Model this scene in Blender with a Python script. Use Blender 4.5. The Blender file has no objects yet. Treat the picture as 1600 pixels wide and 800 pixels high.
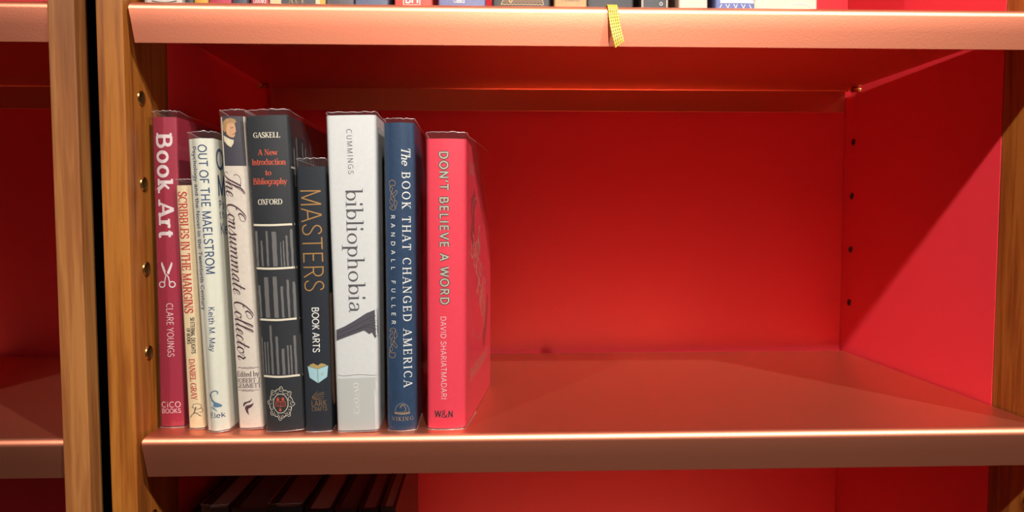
import bpy, bmesh, math, random
from mathutils import Vector, Matrix
from mathutils.geometry import tessellate_polygon

C = bpy.context.scene.collection
SC = bpy.context.scene
R = math.radians

# ------------------------------------------------------------------ camera
cam_d = bpy.data.cameras.new('camera')
cam = bpy.data.objects.new('camera', cam_d)
C.objects.link(cam)
cam_d.sensor_width = 36.0
cam_d.lens = 1092.05 / 1600 * 36.0
cam_d.clip_start = 0.01
PITCH, YAW, ROLL = 0.05527, 0.03516, -0.00055
fwd = Vector((math.sin(YAW) * math.cos(PITCH), math.cos(YAW) * math.cos(PITCH), -math.sin(PITCH)))
rgt = Vector((math.cos(YAW), -math.sin(YAW), 0))
upv = rgt.cross(fwd)
r2 = math.cos(ROLL) * rgt + math.sin(ROLL) * upv
u2 = -math.sin(ROLL) * rgt + math.cos(ROLL) * upv
M = Matrix((r2, u2, -fwd)).transposed().to_4x4()
M.translation = (0.25853, -0.51774, 0.16278)
cam.matrix_world = M
SC.camera = cam

# ------------------------------------------------------------------ world, lamps, exposure
SC.view_settings.view_transform = 'Standard'
SC.view_settings.look = 'None'
SC.view_settings.gamma = 1.0
SC.view_settings.use_curve_mapping = False
SC.view_settings.exposure = 0.0

wd = bpy.data.worlds.new('shop_ambient')
SC.world = wd
wd.use_nodes = True
nt = wd.node_tree
nt.nodes.clear()
wo = nt.nodes.new('ShaderNodeOutputWorld')
bg = nt.nodes.new('ShaderNodeBackground')
tc = nt.nodes.new('ShaderNodeTexCoord')
sp = nt.nodes.new('ShaderNodeSeparateXYZ')
mr = nt.nodes.new('ShaderNodeMapRange')
cr = nt.nodes.new('ShaderNodeValToRGB')
mr.inputs['From Min'].default_value = -1
mr.inputs['From Max'].default_value = 1
cr.color_ramp.elements[0].position = 0.35
cr.color_ramp.elements[0].color = (0.030, 0.022, 0.020, 1)
cr.color_ramp.elements[1].position = 0.72
cr.color_ramp.elements[1].color = (0.30, 0.27, 0.25, 1)
nt.links.new(tc.outputs['Generated'], sp.inputs[0])
nt.links.new(sp.outputs['Z'], mr.inputs['Value'])
nt.links.new(mr.outputs[0], cr.inputs[0])
nt.links.new(cr.outputs[0], bg.inputs[0])
bg.inputs[1].default_value = 0.15
nt.links.new(bg.outputs[0], wo.inputs[0])

def lamp(name, loc, watts, radius=0.014, color=(1, 0.945, 0.87), target=None, size=None, blend=0.5):
    l = bpy.data.lights.new(name, 'SPOT' if target else 'POINT')
    l.energy = watts
    l.color = color
    l.shadow_soft_size = radius
    o = bpy.data.objects.new(name, l)
    C.objects.link(o)
    o.location = loc
    if target:
        l.spot_size = R(size)
        l.spot_blend = blend
        o.rotation_euler = (Vector(target) - Vector(loc)).to_track_quat('-Z', 'Y').to_euler()
    return o

# the shop's spotlights over the bookcase front
lamp('spotlight', (1.83, -1.70, 2.14), 400, 0.035)
lamp('spotlight', (0.42, -1.00, 1.18), 132, 0.022, target=(0.47, 0.1, 0.05), size=48, blend=0.7)
lamp('spotlight', (-0.47, -1.00, 1.20), 58, 0.022)

# added fill: one wide unseen area light, high and far in front
def fill_lamp(name, loc, sx, sy, watts, color=(1, 0.94, 0.87)):
    l = bpy.data.lights.new(name, 'AREA')
    l.shape = 'RECTANGLE'
    l.size, l.size_y = sx, sy
    l.energy = watts
    l.color = color
    o = bpy.data.objects.new(name, l)
    C.objects.link(o)
    o.location = loc
    return o
fill_lamp('fill_lamp', (0.9, -5.2, 2.3), 4.4, 3.8, 24)

# ------------------------------------------------------------------ materials
def lin(h):
    h = h.lstrip('#')
    o = []
    for i in (0, 2, 4):
        c = int(h[i:i + 2], 16) / 255
        o.append(c / 12.92 if c <= 0.04045 else ((c + 0.055) / 1.055) ** 2.4)
    return tuple(o) + (1.0,)

MATS = {}
PRINT_TONE = 0.60   # dims all book colours evenly, in place of weaker light on them
def mat(name, col='#808080', rough=0.5, metal=0.0, spec=0.5, coat=0.0, fn=None):
    if name in MATS:
        return MATS[name]
    m = bpy.data.materials.new(name)
    m.use_nodes = True
    b = m.node_tree.nodes['Principled BSDF']
    b.inputs['Base Color'].default_value = lin(col) if isinstance(col, str) else col
    b.inputs['Roughness'].default_value = rough
    b.inputs['Metallic'].default_value = metal
    b.inputs['Specular IOR Level'].default_value = spec
    b.inputs['Coat Weight'].default_value = coat
    if fn:
        fn(m.node_tree, b)
    MATS[name] = m
    return m

def N(nt, t, **kw):
    n = nt.nodes.new(t)
    for k, v in kw.items():
        setattr(n, k, v)
    return n

def bump_noise(scale, strength, dist=0.0002, detail=4):
    def f(nt, b):
        tcn = N(nt, 'ShaderNodeTexCoord')
        no = N(nt, 'ShaderNodeTexNoise')
        no.inputs['Scale'].default_value = scale
        no.inputs['Detail'].default_value = detail
        bu = N(nt, 'ShaderNodeBump')
        bu.inputs['Strength'].default_value = strength
        bu.inputs['Distance'].default_value = dist
        nt.links.new(tcn.outputs['Object'], no.inputs['Vector'])
        nt.links.new(no.outputs['Fac'], bu.inputs['Height'])
        nt.links.new(bu.outputs[0], b.inputs['Normal'])
    return f

def mottled(c1, c2, scale, bump=0.0, stretch=(1, 1, 1), dist=0.0002, tone=1.0):
    """base colour wandering between two close tones of the same thing, plus a fine bump"""
    def f(nt, b):
        tcn = N(nt, 'ShaderNodeTexCoord')
        mp = N(nt, 'ShaderNodeMapping')
        mp.inputs['Scale'].default_value = stretch
        no = N(nt, 'ShaderNodeTexNoise')
        no.inputs['Scale'].default_value = scale
        no.inputs['Detail'].default_value = 5
        ra = N(nt, 'ShaderNodeValToRGB')
        ra.color_ramp.elements[0].position = 0.3
        ra.color_ramp.elements[0].color = tuple(v * tone for v in lin(c1)[:3]) + (1,)
        ra.color_ramp.elements[1].position = 0.7
        ra.color_ramp.elements[1].color = tuple(v * tone for v in lin(c2)[:3]) + (1,)
        nt.links.new(tcn.outputs['Object'], mp.inputs[0])
        nt.links.new(mp.outputs[0], no.inputs['Vector'])
        nt.links.new(no.outputs['Fac'], ra.inputs[0])
        nt.links.new(ra.outputs[0], b.inputs['Base Color'])
        if bump:
            bu = N(nt, 'ShaderNodeBump')
            bu.inputs['Strength'].default_value = bump
            bu.inputs['Distance'].default_value = dist
            nt.links.new(no.outputs['Fac'], bu.inputs['Height'])
            nt.links.new(bu.outputs[0], b.inputs['Normal'])
    return f

def wood(dark, mid, light, off):
    """straight vertical grain: long stretched noise, fine pores and a few knots"""
    def f(nt, b):
        tcn = N(nt, 'ShaderNodeTexCoord')
        mp = N(nt, 'ShaderNodeMapping')
        mp.inputs['Location'].default_value = off
        mp.inputs['Scale'].default_value = (1, 1, 0.045)
        nt.links.new(tcn.outputs['Object'], mp.inputs[0])
        n1 = N(nt, 'ShaderNodeTexNoise')
        n1.inputs['Scale'].default_value = 120
        n1.inputs['Detail'].default_value = 6
        n1.inputs['Distortion'].default_value = 0.6
        nt.links.new(mp.outputs[0], n1.inputs['Vector'])
        n2 = N(nt, 'ShaderNodeTexNoise')
        n2.inputs['Scale'].default_value = 700
        n2.inputs['Detail'].default_value = 3
        nt.links.new(mp.outputs[0], n2.inputs['Vector'])
        mp2 = N(nt, 'ShaderNodeMapping')
        mp2.inputs['Location'].default_value = off
        mp2.inputs['Scale'].default_value = (1, 1, 0.25)
        nt.links.new(tcn.outputs['Object'], mp2.inputs[0])
        n3 = N(nt, 'ShaderNodeTexNoise')
        n3.inputs['Scale'].default_value = 14
        n3.inputs['Detail'].default_value = 2
        nt.links.new(mp2.outputs[0], n3.inputs['Vector'])
        ad = N(nt, 'ShaderNodeMath', operation='MULTIPLY_ADD')
        nt.links.new(n2.outputs['Fac'], ad.inputs[0])
        ad.inputs[1].default_value = 0.28
        nt.links.new(n1.outputs['Fac'], ad.inputs[2])
        ad2 = N(nt, 'ShaderNodeMath', operation='MULTIPLY_ADD')
        nt.links.new(n3.outputs['Fac'], ad2.inputs[0])
        ad2.inputs[1].default_value = 0.55
        nt.links.new(ad.outputs[0], ad2.inputs[2])
        ra = N(nt, 'ShaderNodeValToRGB')
        e = ra.color_ramp.elements
        e[0].position = 0.62
        e[0].color = lin(dark)
        e[1].position = 1.15
        e[1].color = lin(light)
        m_ = ra.color_ramp.elements.new(0.86)
        m_.color = lin(mid)
        nt.links.new(ad2.outputs[0], ra.inputs[0])
        nt.links.new(ra.outputs[0], b.inputs['Base Color'])
        bu = N(nt, 'ShaderNodeBump')
        bu.inputs['Strength'].default_value = 0.25
        bu.inputs['Distance'].default_value = 0.0003
        nt.links.new(ad.outputs[0], bu.inputs['Height'])
        nt.links.new(bu.outputs[0], b.inputs['Normal'])
    return f

WOOD_A = mat('wood_pale', rough=0.45, fn=wood('#6e3e1d', '#885128', '#9a6434', (0.3, 0.1, 0.7)))
WOOD_B = mat('wood_amber', rough=0.42, fn=wood('#54270b', '#804615', '#955a20', (0.0, 0.5, 0.2)))
RED = mat('red_laminate', rough=0.42, fn=mottled('#db3541', '#de3844', 900, 0.12))
COPPER = mat('copper_paint', '#e2896b', rough=0.43, metal=1.0, fn=bump_noise(700, 0.16, 0.0003))
BRASS = mat('brass', '#c9a45c', rough=0.25, metal=1.0)
PLUG = mat('brown_plug', '#5a2a14', rough=0.4, metal=0.3)
BLACK = mat('black_filler', '#010101', rough=1.0, spec=0.0)
FLOOR = mat('floor_boards', rough=0.5, fn=mottled('#2b1d14', '#3a281b', 6, 0.1, (1, 8, 1)))
PLASTER = mat('plaster', rough=0.9, fn=mottled('#b9b2a8', '#c4bdb3', 20, 0.1))
PAGES = mat('paper_pages', rough=0.85, fn=mottled('#d8cbb2', '#efe6d2', 260, 0.3, (14, 1, 1)))

def film_material(name, amount, rough, haze):
    m = bpy.data.materials.new(name)
    m.use_nodes = True
    nt = m.node_tree
    nt.nodes.clear()
    o = N(nt, 'ShaderNodeOutputMaterial')
    mx = N(nt, 'ShaderNodeMixShader')
    tr = N(nt, 'ShaderNodeBsdfTransparent')
    tr.inputs[0].default_value = (0.955, 0.955, 0.955, 1)
    gl = N(nt, 'ShaderNodeBsdfGlossy')
    gl.inputs['Roughness'].default_value = rough
    gl.inputs['Color'].default_value = (1, 1, 1, 1)
    lw = N(nt, 'ShaderNodeLayerWeight')
    lw.inputs[0].default_value = 0.5
    pw = N(nt, 'ShaderNodeMath', operation='POWER')
    nt.links.new(lw.outputs['Facing'], pw.inputs[0])
    pw.inputs[1].default_value = 4.0
    ma = N(nt, 'ShaderNodeMath', operation='MULTIPLY_ADD')
    nt.links.new(pw.outputs[0], ma.inputs[0])
    ma.inputs[1].default_value = 0.45
    ma.inputs[2].default_value = amount
    tcn = N(nt, 'ShaderNodeTexCoord')
    no = N(nt, 'ShaderNodeTexNoise')
    no.inputs['Scale'].default_value = 60
    no.inputs['Detail'].default_value = 3
    bu = N(nt, 'ShaderNodeBump')
    bu.inputs['Strength'].default_value = 0.12
    bu.inputs['Distance'].default_value = 0.001
    mp = N(nt, 'ShaderNodeMapping')
    mp.inputs['Scale'].default_value = (1, 1, 0.12)
    nt.links.new(tcn.outputs['Object'], mp.inputs[0])
    nt.links.new(mp.outputs[0], no.inputs['Vector'])
    nt.links.new(no.outputs['Fac'], bu.inputs['Height'])
    nt.links.new(bu.outputs[0], gl.inputs['Normal'])
    nt.links.new(ma.outputs[0], mx.inputs[0])
    df = N(nt, 'ShaderNodeBsdfDiffuse')
    df.inputs[0].default_value = (0.8, 0.8, 0.82, 1)
    hz = N(nt, 'ShaderNodeMixShader')
    hz.inputs[0].default_value = haze
    nt.links.new(tr.outputs[0], hz.inputs[1])
    nt.links.new(df.outputs[0], hz.inputs[2])
    nt.links.new(hz.outputs[0], mx.inputs[1])
    nt.links.new(gl.outputs[0], mx.inputs[2])
    nt.links.new(mx.outputs[0], o.inputs[0])
    MATS[name] = m
    return m

FILM = film_material('clear_film', 0.032, 0.07, 0.013)
RIM = film_material('film_edge', 0.30, 0.3, 0.15)

INK = dict(worn_white='#f0dcdc', pale_pink='#f6c9cd', red_ink='#c93a2e', dark_ink='#221d22', navy_ink='#1d3f6e',
           steel_blue='#587f9c', plum_ink='#4a2430', mauve_ink='#8d6c70', portrait_dark='#3d3540', coat_dark='#352f3c',
           coat_brown='#2a1a18', hair_fair='#b48a58', skin_fair='#d8a276', skin_shade='#7c4a36', cravat='#e3d3b4',
           cream_ink='#efe4cc', orange_ink='#d9532c', grey_stripe='#6e6a68', gold_ink='#b07f3c', white_ink='#f2f0ea',
           bronze_ink='#7a5c3c', pale_blue='#a9d2da', straw='#b79d5b', grey_ink='#6f6f74', charcoal_ink='#504e52',
           feather_grey='#4a4650', feather_dark='#26242c', fold_grey='#8c8b88', bronze_pale='#a98a68', bronze_dim='#66686c',
           plum_black='#241018', ghost_cream='#e0a08c', ghost_dark='#a03038', tan_photo='#b98c72')
def ink(name):
    c = lin(INK[name])
    return mat('ink_' + name, (c[0] * PRINT_TONE, c[1] * PRINT_TONE, c[2] * PRINT_TONE, 1), rough=0.55)

# ------------------------------------------------------------------ object helpers
def link(name, bm, mats, parent=None, smooth=False):
    me = bpy.data.meshes.new(name)
    bm.to_mesh(me)
    bm.free()
    for m in (mats if isinstance(mats, (list, tuple)) else [mats]):
        me.materials.append(m)
    if smooth:
        for p in me.polygons:
            p.use_smooth = True
    o = bpy.data.objects.new(name, me)
    C.objects.link(o)
    if parent:
        o.parent = parent
    return o

def thing(name, label, cat, loc=(0, 0, 0), rot=(0, 0, 0), group=None):
    o = bpy.data.objects.new(name, None)
    o.empty_display_size = 0.02
    C.objects.link(o)
    o.location = loc
    o.rotation_euler = rot
    o['label'] = label
    o['category'] = cat
    if group:
        o['group'] = group
    return o

def tag(o, label, cat, group=None):
    o['label'] = label
    o['category'] = cat
    if group:
        o['group'] = group
    return o

def box(bm, x0, x1, y0, y1, z0, z1, bevel=0.0, mi=0):
    vs = [bm.verts.new((x, y, z)) for x in (x0, x1) for y in (y0, y1) for z in (z0, z1)]
    F = [(0, 1, 3, 2), (4, 6, 7, 5), (0, 4, 5, 1), (2, 3, 7, 6), (0, 2, 6, 4), (1, 5, 7, 3)]
    fs = [bm.faces.new([vs[i] for i in f]) for f in F]
    for f in fs:
        f.material_index = mi
    if bevel:
        es = list({e for f in fs for e in f.edges})
        bmesh.ops.bevel(bm, geom=es, offset=bevel, segments=3, affect='EDGES', profile=0.6)
    return bm

def struct(name, bm, m):
    o = link(name, bm, m)
    o['kind'] = 'structure'
    return o

def tube(bm, path, r, n=8, closed=False, mi=0):
    """round tube along a polyline"""
    P = [Vector(p) for p in path]
    rings = []
    for i, p in enumerate(P):
        a = P[i - 1] if (i > 0 or closed) else p
        b = P[(i + 1) % len(P)] if (i < len(P) - 1 or closed) else p
        t = (b - a).normalized()
        s = t.cross(Vector((0, 0, 1)))
        if s.length < 1e-4:
            s = t.cross(Vector((0, 1, 0)))
        s.normalize()
        q = s.cross(t)
        rings.append([bm.verts.new(p + r * (math.cos(2 * math.pi * k / n) * s + math.sin(2 * math.pi * k / n) * q)) for k in range(n)])
    m = len(P) if closed else len(P) - 1
    for i in range(m):
        A, B = rings[i], rings[(i + 1) % len(P)]
        for k in range(n):
            f = bm.faces.new((A[k], A[(k + 1) % n], B[(k + 1) % n], B[k]))
            f.material_index = mi
            f.smooth = True
    if not closed:
        for rr in (rings[0], rings[-1][::-1]):
            f = bm.faces.new(rr)
            f.material_index = mi

# ------------------------------------------------------------------ the setting
W = 0.6949            # clear width of a bay
D = 0.327             # depth to the back panel
PT = 0.0187           # thickness of an upright
YP, YB = -0.0037, 0.0652   # front face of the uprights, where wood meets the red panel
LX = -0.0523          # inner side of the neighbouring bookcase (its right-hand wall)
FZ, TZ = -1.10, 1.12

struct('floor', box(bmesh.new(), -2.2, 2.8, -2.6, 0.4, FZ - 0.05, FZ), FLOOR)
struct('wall_back', box(bmesh.new(), -2.2, 2.8, 0.36, 0.42, FZ, 1.7), PLASTER)
struct('trim_1', box(bmesh.new(), -0.0334, -0.0188, 0.012, 0.30, FZ, TZ - 0.02), BLACK)

def socket(parent, x, y, z, side, m, r=0.0054):
    """hollow sleeve let into a side: a ring with a recessed cup"""
    bm = bmesh.new()
    prof = [(r, 0.0), (r * 0.98, 0.0009), (r * 0.86, 0.0011), (r * 0.80, 0.0008), (r * 0.66, 0.00045), (r * 0.48, 0.0002), (r * 0.46, 0.00015), (0.0002, 0.00012)]
    n = 20
    rings = []
    for rr, h in prof:
        rings.append([bm.verts.new((side * h, rr * math.cos(2 * math.pi * k / n), rr * math.sin(2 * math.pi * k / n))) for k in range(n)])
    for i in range(len(rings) - 1):
        for k in range(n):
            f = bm.faces.new((rings[i][k], rings[i][(k + 1) % n], rings[i + 1][(k + 1) % n], rings[i + 1][k]))
            f.material_index = 1 if i >= 3 else 0
            f.smooth = True
    bmesh.ops.recalc_face_normals(bm, faces=bm.faces)
    o = link('pin_socket', bm, [m, mat('socket_shade', '#5a4120', rough=0.35, metal=0.8)], parent)  # inner cup coloured darker to paint in the shade of a hole
    o.location = (x, y, z)
    return o

def bookcase(x0, label, wood_l, wood_r, holes):
    t = thing('bookcase', label, 'bookcase', (x0 + W / 2, 0.16, FZ), group='wood and red bookcases')
    ox, oy, oz = t.location
    def bb(a, b, c, d, e, f, bev=0.0):
        return box(bmesh.new(), a - ox, b - ox, c - oy, d - oy, e - oz, f - oz, bev)
    ups = []
    for a, b, m in ((x0 - PT, x0, wood_l), (x0 + W, x0 + W + PT, wood_r)):
        u = link('upright', bb(a, b, YP, YB, FZ, TZ, 0.0012), m, t)
        s = link('side_panel', bb(a, b, YB + 0.0003, D + 0.01, FZ, TZ - 0.03, 0.0004), RED, t)
        ups.append((u, s))
    link('back_panel', bb(x0 + 0.0004, x0 + W - 0.0004, D, D + 0.01, FZ + 0.1, TZ - 0.03), RED, t)
    link('top_board', bb(x0 - PT, x0 + W + PT, YP - 0.01, D + 0.012, TZ, TZ + 0.03, 0.002), wood_l, t)
    link('plinth', bb(x0 + 0.0005, x0 + W - 0.0005, 0.03, 0.05, FZ, FZ + 0.1, 0.001), wood_l, t)
    for z in holes:
        socket(ups[0][0], x0 - ox, 0.02 - oy, z - oz, 1, BRASS)
        socket(ups[1][0], x0 + W - ox, 0.02 - oy, z - oz, -1, BRASS)
        socket(ups[0][1], x0 - ox, 0.3063 - oy, z - oz, 1, PLUG, 0.0040)
        socket(ups[1][1], x0 + W - ox, 0.3063 - oy, z - oz, -1, PLUG, 0.0040)
    for zs in (0.318, 0.0, -0.318):
        for xs, sd in ((x0, 1), (x0 + W, -1)):
            for yy in (0.03, 0.295):
                bm = bmesh.new()
                tube(bm, [(xs - ox - sd * 0.003, yy - oy, zs - 0.0062 - oz), (xs - ox + sd * 0.011, yy - oy, zs - 0.0062 - oz)], 0.0027, 12)
                link('shelf_pin', bm, BRASS, t, True)
    return t

HOLES = [0.0600 + 0.064 * k for k in (-2, 0, 1, 2, 3, 4, 5)]
bookcase(0.0, 'wooden bookcase with red inside walls standing right of the black gap', WOOD_B, WOOD_B, HOLES)
bookcase(LX - W, 'wooden bookcase with dark red empty bay, left of the black gap', WOOD_A, WOOD_A, HOLES)

def shelf(x0, ztop, label, group):
    """folded metal shelf: plate, rounded front edge, front and rear lips with slanting ends"""
    t = thing('shelf', label, 'shelf', (x0 + W / 2, 0.16, ztop), group=group)
    G = 0.0034
    TH = 0.0034
    ox, oy = x0 + W / 2, 0.16
    # plate with front lip, one folded sheet
    r = 0.0062
    outer, inner = [], []
    for a in (math.pi / 2, 1.2, 0.8, 0.4, 0.0):
        outer.append((0.3126 + 0.005 * math.sin(a), -0.005 + 0.005 * math.cos(a)))
        inner.append((0.3126 + 0.0025 * math.sin(a), -0.005 + (0.005 - TH) * math.cos(a)))
    for k in range(0, 11):
        a = math.pi / 2 * k / 10
        outer.append((r - r * math.sin(a), -r + r * math.cos(a)))
        inner.append((r - (r - 0.0024) * math.sin(a), -r + (r - TH) * math.cos(a)))
    outer += [(0.0006, -0.018), (0.0013, -0.0297)]
    inner += [(0.0028, -0.018), (0.0033, -0.0297)]
    prof = outer + inner[::-1]
    bm = bmesh.new()
    nx = 60
    def xe(z, s):
        k = min(1, max(0, (-z - 0.0055) / 0.0235))
        rr = min(1, max(0, (-z) / 0.003)) if z > -0.003 else 1
        return G * 0.75 + 0.0032 * k + 0.0012 * (1 - rr) * (1 if s else 1)
    cols = []
    for i in range(nx + 1):
        f = i / nx
        ring = []
        for (y, z) in prof:
            e = xe(z, 0)
            if y > 0.03:
                e = G
            e2 = G if y > 0.03 else 0.0011
            x = x0 + e + (W - e - e2) * f
            ring.append(bm.verts.new((x - ox, y - oy, z)))
        cols.append(ring)
    n = len(prof)
    for i in range(nx):
        for k in range(n):
            f = bm.faces.new((cols[i][k], cols[i + 1][k], cols[i + 1][(k + 1) % n], cols[i][(k + 1) % n]))
            f.smooth = True
    for ring in (cols[0], cols[-1]):
        for k in range(len(outer) - 1):
            bm.faces.new((ring[k], ring[k + 1], ring[n - 2 - k], ring[n - 1 - k]))
    bmesh.ops.recalc_face_normals(bm, faces=bm.faces)
    for e in bm.edges:
        if len(e.link_faces) == 2 and e.calc_face_angle(0) > R(40):
            e.smooth = False
    link('plate', bm, COPPER, t)
    bm = bmesh.new()
    box(bm, x0 + 0.0062 - ox, x0 + W - 0.0062 - ox, 0.3158 - oy, 0.3178 - oy, -0.0297, -0.0048, 0.0006)
    link('rear_lip', bm, COPPER, t)
    return t

shelf(0.0, 0.318, 'copper coloured metal shelf at the top, crowded with book bottoms and a yellow ribbon', 'copper metal shelves')
shelf(0.0, 0.0, 'copper coloured metal shelf carrying the nine upright books', 'copper metal shelves')
shelf(0.0, -0.318, 'copper coloured metal shelf at the bottom under the dark shaded books', 'copper metal shelves')
shelf(LX - W, 0.318, 'copper coloured metal shelf of the left bookcase, cut by the upper left corner', 'copper metal shelves')
shelf(LX - W, 0.0, 'bare copper coloured metal shelf of the left bookcase, lower left', 'copper metal shelves')
# ------------------------------------------------------------------ lettering (pen strokes swept along letter skeletons)
def cat_rom(pts, closed=False, n=6):
    P = [Vector(p) for p in pts]
    m = len(P)
    if m < 3:
        return P
    out = []
    rng = range(m if closed else m - 1)
    for i in rng:
        p0 = P[(i - 1) % m] if (closed or i > 0) else P[0] * 2 - P[1]
        p1, p2 = P[i], P[(i + 1) % m]
        p3 = P[(i + 2) % m] if (closed or i + 2 < m) else P[-1] * 2 - P[-2]
        for k in range(n):
            t = k / n
            out.append(0.5 * ((2 * p1) + (p2 - p0) * t + (2 * p0 - 5 * p1 + 4 * p2 - p3) * t * t + (3 * p1 - p0 - 3 * p2 + p3) * t ** 3))
    if not closed:
        out.append(P[-1])
    return out

def E(cx, cy, rx, ry, a0=0, a1=360, n=None):
    n = n or max(6, int(abs(a1 - a0) / 15))
    return [(cx + rx * math.cos(R(a0 + (a1 - a0) * i / n)), cy + ry * math.sin(R(a0 + (a1 - a0) * i / n))) for i in range(n + 1)]

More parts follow.
